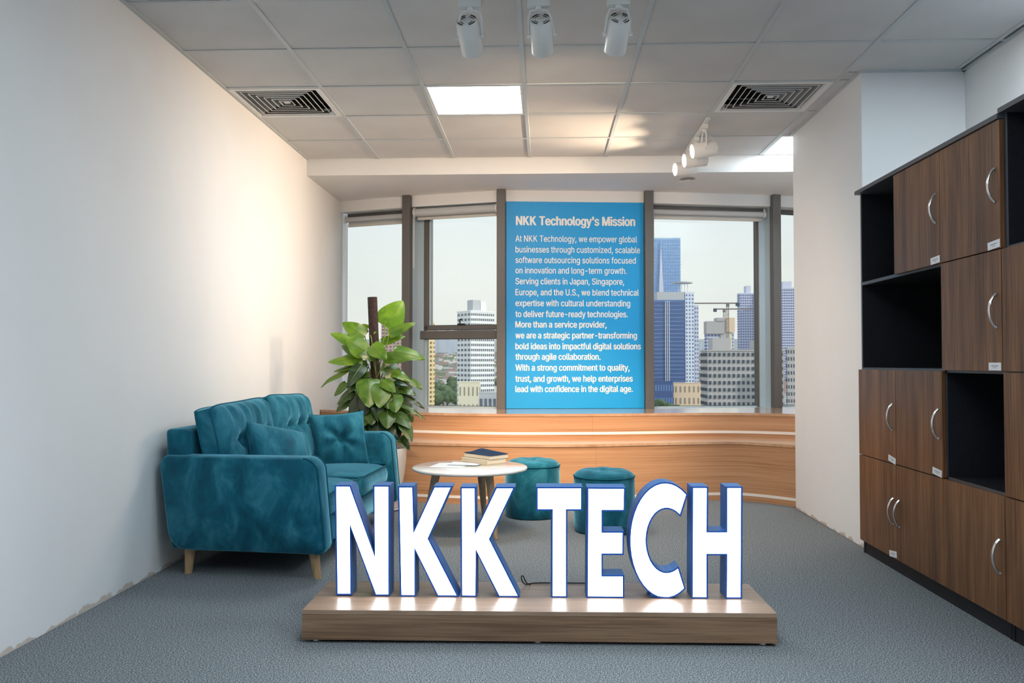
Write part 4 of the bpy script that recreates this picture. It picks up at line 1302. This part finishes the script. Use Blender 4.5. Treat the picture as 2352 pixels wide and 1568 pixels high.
LEAVES = [[-1.133,6.014,1.284,-1.005,6.025,1.466,0.176,1.0],[-1.099,6.0,1.228,-0.91,6.0,1.31,0.066,0.6],[-1.161,6.035,1.174,-0.994,6.062,1.218,0.066,0.8],[-1.273,6.0,1.212,-1.436,6.0,1.315,0.109,0.7],[-1.298,6.042,1.285,-1.241,6.075,1.29,0.059,1],[-1.323,5.979,1.157,-1.511,5.962,1.235,0.078,0.8],[-1.26,5.958,1.106,-1.39,5.925,1.187,0.125,0.85],[-1.31,6.028,1.087,-1.455,6.05,1.151,0.078,0.7],[-1.229,5.979,1.224,-1.182,5.962,1.244,0.023,1],[-1.285,5.986,1.047,-1.531,5.975,1.032,0.086,0.7],[-1.208,5.916,1.148,-1.09,5.85,1.054,0.105,0.55],[-1.179,5.93,1.07,-1.302,5.875,1.082,0.066,0.5],[-1.069,6.014,1.11,-0.845,6.025,1.055,0.098,0.65],[-1.119,5.944,1.067,-0.96,5.9,1.043,0.086,0.45],[-1.256,6.0,1.024,-1.495,6.0,0.965,0.066,0.5],[-1.383,6.0,0.977,-1.592,6.0,0.855,0.047,0.35],[-1.249,5.965,0.996,-1.374,5.938,0.923,0.066,0.45],[-1.215,5.86,0.916,-1.187,5.75,0.723,0.156,0.45],[-1.118,5.86,0.882,-1.118,5.75,0.72,0.129,0.35],[-1.131,5.888,0.908,-1.019,5.8,0.827,0.09,0.4],[-1.088,5.965,0.973,-0.929,5.938,0.898,0.07,0.55],[-1.059,5.958,0.911,-0.951,5.925,0.869,0.066,0.1],[-1.399,5.986,0.883,-1.485,5.975,0.791,0.07,0.45],[-1.337,5.958,0.833,-1.452,5.925,0.733,0.07,0.2],[-1.285,5.916,0.931,-1.377,5.85,0.863,0.066,0.5],[-1.375,5.972,0.766,-1.463,5.95,0.681,0.078,0.2],[-1.31,5.944,0.783,-1.358,5.9,0.686,0.074,0.2],[-1.023,5.979,0.805,-0.838,5.962,0.709,0.048,0.1],[-1.022,5.972,0.852,-0.897,5.95,0.802,0.066,0.15],[-1.045,5.881,0.805,-1.016,5.788,0.69,0.113,0.35],[-1.2,5.888,0.72,-1.182,5.8,0.6,0.113,0.12],[-1.083,5.86,0.714,-1.064,5.75,0.583,0.117,0.15],[-1.011,5.958,0.736,-0.828,5.925,0.636,0.037,0.2],[-1.031,5.916,0.672,-0.919,5.85,0.578,0.086,0.25],[-0.987,5.909,0.623,-0.908,5.838,0.485,0.086,0.25],[-1.031,5.986,0.703,-0.939,5.975,0.669,0.066,0.3],[-1.17,5.93,0.606,-1.128,5.875,0.548,0.094,0.05],[-1.063,5.944,0.589,-1.008,5.9,0.47,0.074,0.15],[-1.008,5.944,0.512,-0.934,5.9,0.42,0.062,0.25],[-0.944,6.0,0.902,-0.859,6.0,0.84,0.055,0.3],[-0.951,6.0,0.664,-0.93,6.0,0.605,0.039,0.3],[-1.216,5.965,0.642,-1.257,5.938,0.551,0.078,0.15],[-1.076,5.93,0.59,-1.058,5.875,0.51,0.07,0.3],[-1.329,5.979,0.711,-1.341,5.962,0.618,0.086,0.15],[-1.159,6.07,1.008,-1.008,6.125,0.848,0.086,0.15],[-1.239,6.07,0.968,-1.37,6.125,0.807,0.086,0.15],[-1.201,6.084,0.849,-1.132,6.15,0.646,0.109,0.1],[-1.206,6.07,0.77,-1.345,6.125,0.623,0.094,0.1],[-1.06,6.056,0.85,-1.003,6.1,0.705,0.086,0.12],[-1.152,6.042,0.692,-1.014,6.075,0.54,0.094,0.12],[-1.248,5.965,0.829,-1.289,5.938,0.705,0.094,0.2],[-1.194,5.93,0.807,-1.167,5.875,0.686,0.086,0.12],[-1.116,6.072,0.906,-1.025,6.16,0.727,0.122,0],[-1.13,5.941,0.921,-1.078,5.905,0.789,0.1,0.05],[-1.228,5.91,0.625,-1.265,5.805,0.472,0.092,0.2],[-1.242,5.924,0.931,-1.298,5.837,0.801,0.085,0],[-1.294,5.902,0.675,-1.383,5.82,0.532,0.123,0.05],[-1.264,5.939,1.006,-1.364,5.86,0.856,0.086,0.2],[-1.237,5.926,0.644,-1.278,5.856,0.476,0.085,0.1],[-1.283,5.96,0.736,-1.386,5.924,0.602,0.104,0.05],[-1.268,5.968,1.009,-1.375,5.932,0.821,0.086,0.2],[-1.153,5.937,0.835,-1.111,5.89,0.7,0.123,0.05],[-1.305,5.934,0.688,-1.386,5.89,0.527,0.121,0.1],[-1.119,5.908,0.628,-1.038,5.826,0.439,0.086,0],[-1.224,5.901,0.806,-1.242,5.833,0.664,0.113,0],[-1.241,5.92,0.719,-1.274,5.864,0.587,0.113,0.2],[-1.306,5.916,0.601,-1.385,5.86,0.449,0.094,0.1],[-1.244,6.075,0.78,-1.273,6.131,0.587,0.086,0.2],[-1.258,5.875,0.671,-1.303,5.786,0.54,0.121,0.2],[-1.271,5.955,0.771,-1.378,5.902,0.628,0.103,0.05],[-1.298,6.005,0.78,-1.408,6.022,0.621,0.097,0.2],[-1.092,5.94,0.63,-1.004,5.899,0.495,0.122,0.1],[-1.279,5.928,0.796,-1.357,5.867,0.636,0.088,0.1],[-1.161,6.099,0.872,-1.131,6.179,0.696,0.096,0.2],[-1.27,5.901,1.012,-1.348,5.801,0.864,0.092,0],[-1.207,5.901,0.92,-1.212,5.822,0.777,0.105,0.1],[-1.134,5.897,0.863,-1.066,5.8,0.715,0.119,0.2],[-1.101,5.967,1.001,-1.007,5.946,0.868,0.118,0.2],[-1.264,5.9,0.615,-1.315,5.827,0.445,0.122,0.2],[-1.16,5.875,0.823,-1.135,5.8,0.624,0.093,0.2],[-1.16,5.881,0.66,-1.135,5.813,0.482,0.124,0.05],[-1.262,5.945,0.972,-1.366,5.87,0.814,0.107,0.2]]
LM = {}
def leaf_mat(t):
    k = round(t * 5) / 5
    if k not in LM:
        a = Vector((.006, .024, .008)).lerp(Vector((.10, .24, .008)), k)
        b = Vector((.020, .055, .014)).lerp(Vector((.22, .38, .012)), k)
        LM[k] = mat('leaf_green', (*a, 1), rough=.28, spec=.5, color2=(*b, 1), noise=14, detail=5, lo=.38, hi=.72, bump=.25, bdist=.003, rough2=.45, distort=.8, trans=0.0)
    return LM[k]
rnd = random.Random(4)
for (bx, by, bz, tx, ty, tz, wd, tone) in LEAVES:
    B = Vector((bx, by, bz)); T = Vector((tx, ty, tz))
    d = T - B; L = d.length; dn = d.normalized()
    axis = Vector((-1.21, 6.0, (bz + tz) / 2))
    outw = ((B + T) / 2 - axis); outw.z = 0
    if outw.length > 1e-3: outw.normalize()
    nrm = Vector((0.05, -.75, .45)) + outw * .35 + Vector((rnd.uniform(-.25, .25), 0, rnd.uniform(-.15, .2)))
    nrm = (nrm - dn * nrm.dot(dn)).normalized()
    side = dn.cross(nrm)
    droop = .10 * L; fold = rnd.uniform(.10, .28); wav = rnd.uniform(.02, .045); ph = rnd.uniform(0, 6)
    bm = bmesh.new()
    NU, NV = 14, 8
    def lf(u, v):
        s = 2 * v - 1
        # heart shaped outline: widest near the base, drawn out tip
        wv = (max(0, math.sin(PI * min(1, u ** .60))) ** .62) * (1 - .22 * u) * 1.22 if 0 < u < 1 else 0
        wv *= .5 * wd
        back = -.09 * L * (abs(s) ** 1.4) * (1 - smoothstep(0, .35, u)) * (1 if u > 0 else 0)
        p = B + dn * (u * L + back)
        arch = droop * 4 * u * (1 - u) * .5 - droop * .4 * u * u
        p = p + nrm * arch + side * s * wv
        p = p + nrm * (fold * abs(s) * wv * -1 * .6 + fold * .0) + nrm * wav * L * math.sin(u * 9 + ph) * abs(s) ** 2 * .6
        return p
    vs = grid_surf(bm, lf, NU, NV)
    bmesh.ops.remove_doubles(bm, verts=bm.verts, dist=1e-5)
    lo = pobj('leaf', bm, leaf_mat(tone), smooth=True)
    # midrib and stalk
    st_ = bmesh.new()
    base = Vector((-1.205 + rnd.uniform(-.02, .02), 6.0 + rnd.uniform(-.03, .0), max(.42, bz - rnd.uniform(.10, .26) - .05)))
    mid = base.lerp(B, .55) + Vector((0, 0, .04)) + outw * .03
    tube(st_, catmull([tuple(base), tuple(mid), tuple(B)], 5), .0036, seg=6)
    pobj('stalk', st_, M_STALK, smooth=True)
    rb = bmesh.new()
    tube(rb, [B.lerp(T, k / 6) + nrm * (droop * 4 * (k / 6) * (1 - k / 6) * .5 - droop * .4 * (k / 6) ** 2 + .0008) for k in range(6)], [.0022, .002, .0017, .0014, .001, .0006], seg=4)
    bmesh.ops.translate(rb, verts=rb.verts, vec=(-PX, -PY, 0))
    obj('midrib', rb, M_STALK, lo)

# ================================================================== TRACK SPOTS
def spot_thing(label, adapter, centre, axis, group, lamp_w, lamp_size, blend, R=.051, L=.165):
    """adapter: point on the track; centre: centre of the can; axis: direction the lamp shines"""
    ax = Vector(axis).normalized()
    t = thing('track_spotlight', label, 'spotlight', adapter, group=group)
    c = Vector(centre) - Vector(adapter)
    AH = .046 if abs(ax.x) < .8 else .030
    a1 = newbox(-.05, .05, -.018, .018, -AH, 0, bev=.003)
    if abs(ax.x) > .8:
        bmesh.ops.rotate(a1, verts=a1.verts, cent=(0, 0, 0), matrix=Matrix.Rotation(PI / 2, 3, 'Z'))
    obj('track_adapter', a1, M_WHITEM, t)
    q = ax.to_track_quat('Z', 'Y').to_matrix().to_4x4()
    M = Matrix.Translation(c) @ q
    can = lathe(bmesh.new(), [(0, -L / 2), (R * .90, -L / 2), (R * .97, -L / 2 + .002), (R, -L / 2 + .008), (R, L / 2 - .002), (R * .97, L / 2), (R * .90, L / 2), (R * .88, L / 2 - .008), (0, L / 2 - .008)], 40)
    bmesh.ops.transform(can, matrix=M, verts=can.verts)
    body = obj('housing', can, M_WHITEM, t, smooth=True, angle=40)
    # ventilation slots in the rear cap
    for rr in (.55, .78):
        for k in range(4):
            s = bmesh.new()
            a0 = PI / 4 + k * PI / 2 - .42; n = 6
            pts = []
            for i in range(n + 1):
                a = a0 + .84 * i / n
                pts.append((R * rr * math.cos(a), R * rr * math.sin(a), -L / 2 - .0002))
            tube(s, pts, .0026 if rr > .6 else .0018, seg=6)
            bmesh.ops.transform(s, matrix=M, verts=s.verts)
            obj('vent_slot', s, M_DARK, body)
    df = lathe(bmesh.new(), [(0, L / 2 - .008), (R * .88, L / 2 - .008), (R * .88, L / 2 - .004), (0, L / 2 - .004)], 40)
    bmesh.ops.transform(df, matrix=M, verts=df.verts)
    obj('lens', df, M_LAMP, t)
    # yoke: neck and two arms to pivots on the sides of the can
    side = ax.cross(Vector((0, 0, 1))).normalized()
    top = Vector((0, 0, -AH))
    obj('yoke_neck', tube(bmesh.new(), [top, top + Vector((0, 0, -.014))], .014, seg=14), M_WHITEM, t, smooth=True, angle=40)
    for s in (-1, 1):
        yb = bmesh.new()
        a = top + Vector((0, 0, -.012)) + side * s * .012
        b = top + Vector((0, 0, -.016)) + side * s * (R * .75)
        e = c + side * s * (R + .006)
        tube(yb, [a, b, b.lerp(e, .3) + side * s * .006, e], [.005, .005, .0055, .0055], seg=6)
        obj('yoke_arm', yb, M_WHITEM, t, smooth=True, angle=40)
        obj('pivot_knob', tube(bmesh.new(), [c + side * s * (R - .002), c + side * s * (R + .016)], .011, seg=14), M_WHITEM, t, smooth=True, angle=40)
    rear = c - ax * (L / 2)
    w_ = bmesh.new()
    tube(w_, catmull([tuple(top + Vector((.0, 0, -.012))), tuple(top.lerp(rear, .4) + side * .012 - ax * .02), tuple(rear - ax * .02 + side * .004), tuple(rear)], 5), .0022, seg=6)
    obj('wire', w_, M_WHITEM, t, smooth=True)
    ld = bpy.data.lights.new('spot_lamp', 'SPOT')
    ld.energy = lamp_w; ld.color = WARM; ld.spot_size = math.radians(lamp_size); ld.spot_blend = blend; ld.shadow_soft_size = .03
    ld.energy = lamp_w * (.50 if lamp_size > 80 else 1)
    lo = bpy.data.objects.new('spot_lamp', ld); link(lo, t)
    lo.location = c + ax * (L / 2 + .012)
    lo.rotation_euler = (-ax).to_track_quat('Z', 'Y').to_euler()
    if lamp_size < 80:
        l3 = ld.copy(); l3.energy = lamp_w * .25; l3.spot_size = math.radians(120); l3.spot_blend = .8
        lc = bpy.data.objects.new('spot_lamp', l3); link(lc, t)
        lc.location = lo.location; lc.rotation_euler = lo.rotation_euler
    if lamp_size > 80:
        l2 = ld.copy(); l2.energy = lamp_w * .62; l2.spot_size = math.radians(58); l2.spot_blend = 1.0
        lb = bpy.data.objects.new('spot_lamp', l2); link(lb, t)
        lb.location = lo.location; lb.rotation_euler = lo.rotation_euler
    return t
TYF = 3.700
tr = thing('track_rail', 'dark lighting rail across the ceiling at the top edge of the photo', 'lighting rail', (0, TYF, H))
obj('rail', newbox(-.43, .62, -.018, .018, -.019, -.0008, bev=.002), M_BLACK, tr)
obj('end_cap', newbox(-.445, -.43, -.019, .019, -.020, -.0008), M_WHITEM, tr)
obj('end_cap', newbox(.62, .635, -.019, .019, -.020, -.0008), M_WHITEM, tr)
for x, cx_, dx, lab in ((-.325, -.337, .10, 'leftmost'), (-.025, -.012, .05, 'middle one'), (.322, .328, -.08, 'rightmost')):
    spot_thing('white tubular ceiling spotlight seen from behind, %s of the three at the top' % lab, (x, TYF, H - .0195), (cx_, TYF + .120, 2.500), (dx, .80, -.59), 'spotlights on the front rail', SPOT_F, 44, .9)
RXC = X0 + 2.4
tr2 = thing('track_rail', 'white lighting rail running towards the windows, carrying three lit spotlights', 'lighting rail', (RXC, 6.10, H))
obj('rail', newbox(-.014, .014, -.45, .50, -.012, -.0008, bev=.002), M_WHITEM, tr2)
for y, cz, lab, ay in ((5.80, 2.468, 'nearest', -.12), (6.13, 2.478, 'middle one', -.16), (6.44, 2.485, 'farthest', -.22)):
    spot_thing('white lit ceiling spotlight aimed left, %s of three on the right rail' % lab, (RXC, y, H - .0125), (RXC - .004 - (.02 if y > 6.3 else 0), y + .0, cz), (-.97, ay, -.165 if y < 6 else -.11), 'spotlights on the right rail', SPOT_L, 88, .75)

# recessed sprinkler cover in the soffit
spk = thing('ceiling_sprinkler', 'small flat sprinkler plate under the soffit below the right spotlights', 'sprinkler', (1.155, 6.93, ZS))
obj('rose', lathe(bmesh.new(), [(0, -.004), (.062, -.004), (.066, 0), (0, 0)], 32), M_WALL, spk)
obj('stem', lathe(bmesh.new(), [(0, -.022), (.008, -.022), (.008, -.004), (0, -.004)], 12), M_CHROME, spk)
obj('plate', newbox(-.045, .045, -.045, .045, -.025, -.022), M_WHITEM, spk).rotation_euler = (0, 0, .7)

# ================================================================== THE CITY
M_GROUND = mat('city_ground', (.22, .25, .22, 1), rough=.9, color2=(.34, .33, .32, 1), noise=.02, detail=6)
G0, GS = -42.0, .0356
def gz(y): return G0 + GS * y
g = bmesh.new()
gv = [g.verts.new(p) for p in ((-900, 60, gz(60)), (1500, 60, gz(60)), (3600, 5200, gz(5200)), (-2600, 5200, gz(5200)))]
g.faces.new(gv)
struct('ground', g, M_GROUND)
def cm(name, r, gg, b, rough=.7): return mat(name, rgb(r, gg, b), rough=rough)
C_WHITE = cm('tower_white', 228, 230, 232); C_WHITEB = cm('tower_white_glass', 92, 98, 112, .3)
C_YEL = cm('tower_yellow', 238, 214, 160); C_YELB = cm('tower_yellow_glass', 140, 104, 74, .4)
C_BRN = cm('tower_brown', 190, 160, 145); C_BRNB = cm('tower_brown_glass', 110, 100, 108, .4)
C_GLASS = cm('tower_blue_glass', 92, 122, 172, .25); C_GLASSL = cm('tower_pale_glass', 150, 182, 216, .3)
C_STRIPE = cm('tower_stripe', 214, 218, 230); C_BAND = cm('tower_band', 66, 90, 138, .25)
C_CONC = cm('raw_concrete', 176, 172, 172); C_HOLE = cm('open_floor', 62, 72, 86)
C_RES = cm('residential_tower', 198, 200, 220); C_RESB = cm('residential_glass', 104, 116, 160, .4)
C_CREAM = cm('cream_block', 222, 214, 190); C_CREAMB = cm('cream_glass', 150, 140, 124)
C_GREY = cm('grey_block', 178, 180, 186); C_GREYB = cm('grey_glass', 84, 96, 108)
C_FAR = cm('far_block_haze_tint', 186, 194, 208); C_FARB = cm('far_glass_haze_tint', 170, 180, 198)  # distance haze is put into these colours as a paler tint
C_PINK = cm('pink_block', 202, 150, 140)
C_BEIGE = cm('formwork', 222, 196, 168)
C_TREE = mat('tree_crown', (.035, .075, .035, 1), rough=.9, color2=(.085, .14, .06, 1), noise=.3, detail=4)
C_TRUNK = cm('tree_trunk', 90, 74, 60)

FOOT = []
def clear(x, y, r):
    return all(not (a - r < x < b + r and c - r < y < d + r) for a, b, c, d in FOOT)
def tower(label, D, ax, bx, ztan, m, mw, cols, rows, depth=.5, rz=0.0, win_w=.5, win_h=.5, group='buildings outside the windows', parapet=True, extra=None, zfrac0=0.0, sidecols=4, cat='building'):
    """D distance, ax..bx tangents of the left/right edge, ztan tangent of the roof; windows are recessed boxes on two faces"""
    x0, x1 = ax * D, bx * D; W = x1 - x0
    FOOT.append((x0 - 3, x1 + 3, D - 4, D + W * depth + 4))
    ztop = 1.03 + ztan * D; zb = gz(D) - 2
    t = thing('building', label, cat, ((x0 + x1) / 2, D, zb), rz, group=None)
    Hh = ztop - zb; dp = W * depth
    obj('block', newbox(-W / 2, W / 2, 0, dp, 0, Hh), m, t)
    if parapet:
        obj('roof_edge', newbox(-W / 2 - .01 * W, W / 2 + .01 * W, -.01 * W, dp + .01 * W, Hh, Hh + .012 * Hh), m, t)
    wb = bmesh.new()
    cw, ch = W / cols, Hh * (1 - zfrac0) / rows
    for c in range(cols):
        for r in range(rows):
            xa = -W / 2 + cw * (c + .5 - win_w / 2); za = Hh * zfrac0 + ch * (r + .5 - win_h / 2)
            box(wb, xa, xa + cw * win_w, -.012 * W, .02 * W, za, za + ch * win_h)
    cs = dp / sidecols
    for sgn in (-1, 1):
        for c in range(sidecols):
            for r in range(rows):
                ya = cs * (c + .5 - win_w / 2); za = Hh * zfrac0 + ch * (r + .5 - win_h / 2)
                box(wb, min(sgn * (W / 2 - .02 * W), sgn * (W / 2 + .012 * W)), max(sgn * (W / 2 - .02 * W), sgn * (W / 2 + .012 * W)), ya, ya + cs * win_w, za, za + ch * win_h)
    o = obj('windows', wb, mw, t, kind='stuff')
    return t, W, Hh, dp
# --- left side view
t, W, Hh, dp = tower('broad brown apartment tower behind the leaves of the tall plant', 520, -.1925, -.166, .0525, C_BRN, C_BRNB, 6, 26)
tower('low pink roofed block left of the plant above the bench', 330, -.262, -.232, -.012, C_PINK, C_BRNB, 5, 4)
t, W, Hh, dp = tower('slim yellow tower with rows of small brown windows', 430, -.1462, -.1312, .047, C_YEL, C_YELB, 3, 22, depth=1.0, win_w=.42)
obj('crown', newbox(-W * .36, W * .2, 0, dp * .8, Hh, Hh + 3.2), C_YEL, t); obj('crown', newbox(-W * .28, 0, 0, dp * .5, Hh + 3.2, Hh + 5), C_YEL, t)
t, W, Hh, dp = tower('white office tower with a grid of dark windows left of the poster', 380, -.0935, -.0520, .0592, C_WHITE, C_WHITEB, 12, 24, depth=.9, win_w=.55, win_h=.45, rz=0.0)
t.rotation_euler = (0, 0, math.radians(38)); t.scale = (.80, .80, 1); FOOT.append((-.0995 * 380 - 4, -.05 * 380 + 4, 365, 410))
obj('roof_box', newbox(-W * .3, W * .02, dp * .2, dp * .6, Hh, Hh + 5.5), C_GREY, t); obj('roof_box', newbox(W * .1, W * .32, dp * .3, dp * .7, Hh, Hh + 5), C_WHITE, t)
tower('cream apartment block with a sunlit yellow stair wall', 250, -.1015, -.0765, -.0235, C_CREAM, C_CREAMB, 5, 6, win_w=.3)
tower('small grey office block below the white tower', 230, -.077, -.056, -.036, C_GREY, C_GREYB, 4, 5, win_w=.6)
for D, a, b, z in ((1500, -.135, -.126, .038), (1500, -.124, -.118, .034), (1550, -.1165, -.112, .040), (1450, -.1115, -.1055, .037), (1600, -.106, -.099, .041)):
    tower('pale haze tinted skyline block beyond the slim yellow tower, %s' % {-.135: 'leftmost of five', -.124: 'second of five from the left', -.1165: 'third of five from the left', -.1115: 'fourth of five from the left', -.106: 'rightmost of five'}[a], D, a, b, z, C_FAR, C_FARB, 4, 16)
# --- right side view
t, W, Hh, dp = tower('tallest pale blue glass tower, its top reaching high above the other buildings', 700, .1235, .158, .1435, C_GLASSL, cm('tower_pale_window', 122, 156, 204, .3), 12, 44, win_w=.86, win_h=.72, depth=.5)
sp = bmesh.new()
v = [sp.verts.new(p) for p in ((-W * .16, -.6, Hh * .98), (-W * .30, -.6, Hh * .3), (W * .02, -.6, Hh * .3), (-W * .16, -1.8, Hh * .98), (-W * .30, -1.8, Hh * .3), (W * .02, -1.8, Hh * .3))]
for f in ((0, 1, 2), (5, 4, 3), (0, 3, 4, 1), (1, 4, 5, 2), (2, 5, 3, 0)): sp.faces.new([v[k] for k in f])
obj('facet', sp, C_RES, t)
t, W, Hh, dp = tower('dark blue glass office tower with white vertical stripes beside the poster', 480, .1245, .1625, .0715, C_GLASS, C_BAND, 1, 28, win_w=1.0, win_h=.55, depth=.6)
for k in range(3): obj('stripe', newbox(W * (-.09 + .055 * k), W * (-.072 + .055 * k), -1.0, 0, 8, Hh), C_STRIPE, t)
obj('crown', newbox(-W * .33, W * .5, 0, dp, Hh, Hh + 5.2), C_GREY, t)
for k in range(4): obj('helipad_post', newbox(W * (.36 + .09 * k), W * (.375 + .09 * k), 4, 4.6, Hh + 5.2, Hh + 10.5), C_STRIPE, t)
obj('helipad', lathe(bmesh.new(), [(0, Hh + 10.5), (5.6, Hh + 10.5), (5.6, Hh + 11.1), (0, Hh + 11.1)], 24, cx=W * .50, cy=6), C_GREY, t)
t, W, Hh, dp = tower('pale gridded wing joined to the right of the dark blue office tower', 480, .1634, .1738, .0805, C_STRIPE, C_GLASS, 3, 32, win_w=.45, win_h=.5)
tower('narrow gridded block at the right shoulder of the blue office tower', 480, .1742, .1788, .0655, C_RES, C_BAND, 2, 26, win_w=.45, win_h=.5)
tower('low dark glazed podium at the foot of the blue office tower', 440, .1245, .149, -.022, C_BAND, C_GLASS, 8, 3, win_w=.7, win_h=.5)
tower('low beige blocks right of the glazed podium', 450, .150, .186, -.024, C_BEIGE, C_CREAMB, 7, 3, win_w=.3)
t, W, Hh, dp = tower('unfinished tower wrapped in formwork at the top, two cranes above', 620, .1885, .2195, .0335, C_RES, C_RESB, 8, 18, win_w=.5)
obj('formwork', newbox(-W * .53, W * .12, -1.5, dp, Hh, Hh + 9), C_CONC, t); obj('formwork', newbox(-W * .15, W * .12, -2, dp, Hh + 9, Hh + 11.5), C_CONC, t)
obj('formwork', newbox(W * .2, W * .52, -1.5, dp, Hh + 1, Hh + 11.5), C_BEIGE, t); obj('core', newbox(W * .0, W * .25, -.8, dp, Hh * .5, Hh + 10), C_CONC, t)
obj('lit_wall', newbox(W * .25, W * .42, -.6, 0, Hh * .5, Hh), C_CREAM, t)
C_CRANE = cm('crane_steel', 120, 110, 108)
def crane(label, D, a, zt, jl, jr, y0=0):
    t = thing('tower_crane', label, 'crane', (a * D, D, gz(D)), group=None)
    FOOT.append((a * D - 32, a * D + 32, D - 4, D + 4))
    Hh = 1.03 + zt * D - gz(D)
    m = bmesh.new()
    for sx_ in (-.6, .6):
        for sy_ in (-.6, .6): box(m, sx_ - .12, sx_ + .12, sy_ - .12, sy_ + .12, 0, Hh)
    for k in range(int(Hh / 3)): tube(m, [(-.6, -.6, k * 3), (.6, -.6, k * 3 + 3)], .1, seg=4)
    obj('mast', m, C_CRANE, t)
    j = bmesh.new(); box(j, jl, jr, -.4, .4, Hh, Hh + .9); obj('jib', j, C_CRANE, t)
    cw_ = newbox((jr - 2.4) if abs(jr) < abs(jl) else jl, jr if abs(jr) < abs(jl) else jl + 2.4, -.8, .8, Hh - 1.6, Hh + .9); obj('counterweight', cw_, C_HOLE, t)
    obj('cab', newbox(-1, 1, -.9, .9, Hh - 2, Hh), C_CRANE, t)
crane('tall tower crane with its long jib pointing left above the unfinished tower', 600, .2125, .0682, -28, 8)
crane('shorter tower crane with its jib pointing right above the unfinished tower', 640, .2085, .0615, -8, 26)
t, W, Hh, dp = tower('long raw concrete block with rows of open floors in the wide right window', 330, .189, .2765, .0135, C_CONC, C_HOLE, 16, 14, win_w=.48, win_h=.46)
obj('roof_box', newbox(-W * .42, -W * .18, 2, 10, Hh, Hh + 5), C_CONC, t); obj('roof_box', newbox(W * .14, W * .34, 2, 10, Hh, Hh + 4), C_CONC, t)
t, W, Hh, dp = tower('concrete block with dark openings seen in the narrow window by the pillar', 320, .2805, .2925, .0165, C_CONC, C_HOLE, 4, 15, win_w=.5, win_h=.5)
t, W, Hh, dp = tower('lilac residential tower with white fins behind the concrete block', 700, .2265, .253, .0795, C_RES, C_RESB, 10, 36, win_w=.6)
obj('roof_box', newbox(-W * .2, 0, 2, 10, Hh, Hh + 7), C_RES, t)
for k in range(4): obj('fin', newbox(W * (.1 + .1 * k), W * (.13 + .1 * k), -1.2, 0, 10, Hh), C_STRIPE, t)
t, W, Hh, dp = tower('lilac residential tower at the far right beside the pillar', 680, .2665, .292, .0855, C_RES, C_RESB, 10, 38, win_w=.6)
obj('roof_box', newbox(-W * .1, W * .3, 2, 10, Hh, Hh + 6), C_RES, t)
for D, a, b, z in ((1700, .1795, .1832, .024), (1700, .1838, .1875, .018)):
    tower('pale haze tinted %s block between the blue tower and the unfinished one' % ('taller' if z > .02 else 'lower'), D, a, b, z, C_FAR, C_FARB, 3, 12, group='hazy skyline blocks')
hc = random.Random(3)
def tree(D, a, r, n=9):
    if not clear(a * D, D, r * 1.3): return
    FOOT.append((a * D - r * .9, a * D + r * .9, D - r * .9, D + r * .9))
    lab = 'round dark green treetop seen low behind the %s' % ('opening window left of the poster' if a < 0 else 'wide window right of the poster')
    if 505 < D: lab = 'small hazy green treetop beyond the nearer trees left of the poster'
    t = thing('tree', lab, 'tree', (a * D, D, gz(D)), group='treetops ' + ('beyond the nearer trees' if D > 505 else 'left of the poster' if a < 0 else 'right of the poster'))
    h = r * 2.1
    obj('trunk', tube(bmesh.new(), [(0, 0, 0), (0, 0, h * .6)], [r * .12, r * .08], seg=6), C_TRUNK, t)
    b = bmesh.new()
    for k in range(n):
        q = bmesh.ops.create_icosphere(b, subdivisions=2, radius=r * hc.uniform(.4, .62))
        off = Vector((hc.uniform(-.6, .6) * r, hc.uniform(-.6, .6) * r, h * .75 + hc.uniform(-.3, .45) * r))
        for v in q['verts']:
            v.co = v.co * (1 + hc.uniform(-.16, .16)) + off
    obj('crown', b, C_TREE, t)
for k in range(40): tree(hc.uniform(450, 560), hc.uniform(-.131, -.10), hc.uniform(4.0, 5.6))
for k in range(50): tree(hc.uniform(352, 425), hc.uniform(.123, .187), hc.uniform(2.6, 4.2))

# houses: a jumble nobody could count
hb_ = bmesh.new(); hr_ = hb_; hc = random.Random(11)
for k in range(4200):
    D = hc.uniform(600, 1500)
    a = hc.choice([hc.uniform(-.15, -.09), hc.uniform(-.29, -.04), hc.uniform(.16, .20), hc.uniform(-.45, .55), hc.uniform(.12, .30)])
    x = a * D; s = hc.uniform(2, 4.5); h = hc.uniform(3, 10); z = gz(D) - 1
    if not clear(x, D, s * 1.7): continue
    box(hb_ if hc.random() < .6 else hr_, x - s, x + s, D, D + s * 1.6, z, z + h)
ho = tag(obj('house_cluster', hb_, cm('house_walls', 214, 210, 205), kind='stuff'), 'jumble of small pale and reddish houses far below between the towers', 'houses')
ho.data.materials.append(cm('house_roofs', 168, 140, 134)); ho.data.materials.append(cm('house_grey', 142, 150, 156)); ho.data.materials.append(cm('house_green', 120, 138, 112))
for p in ho.data.polygons:
    p.material_index = (p.index // 6 * 7919 // 13) % 4 if p.normal.z < .9 or (p.index // 6) % 2 else (p.index // 6) % 3
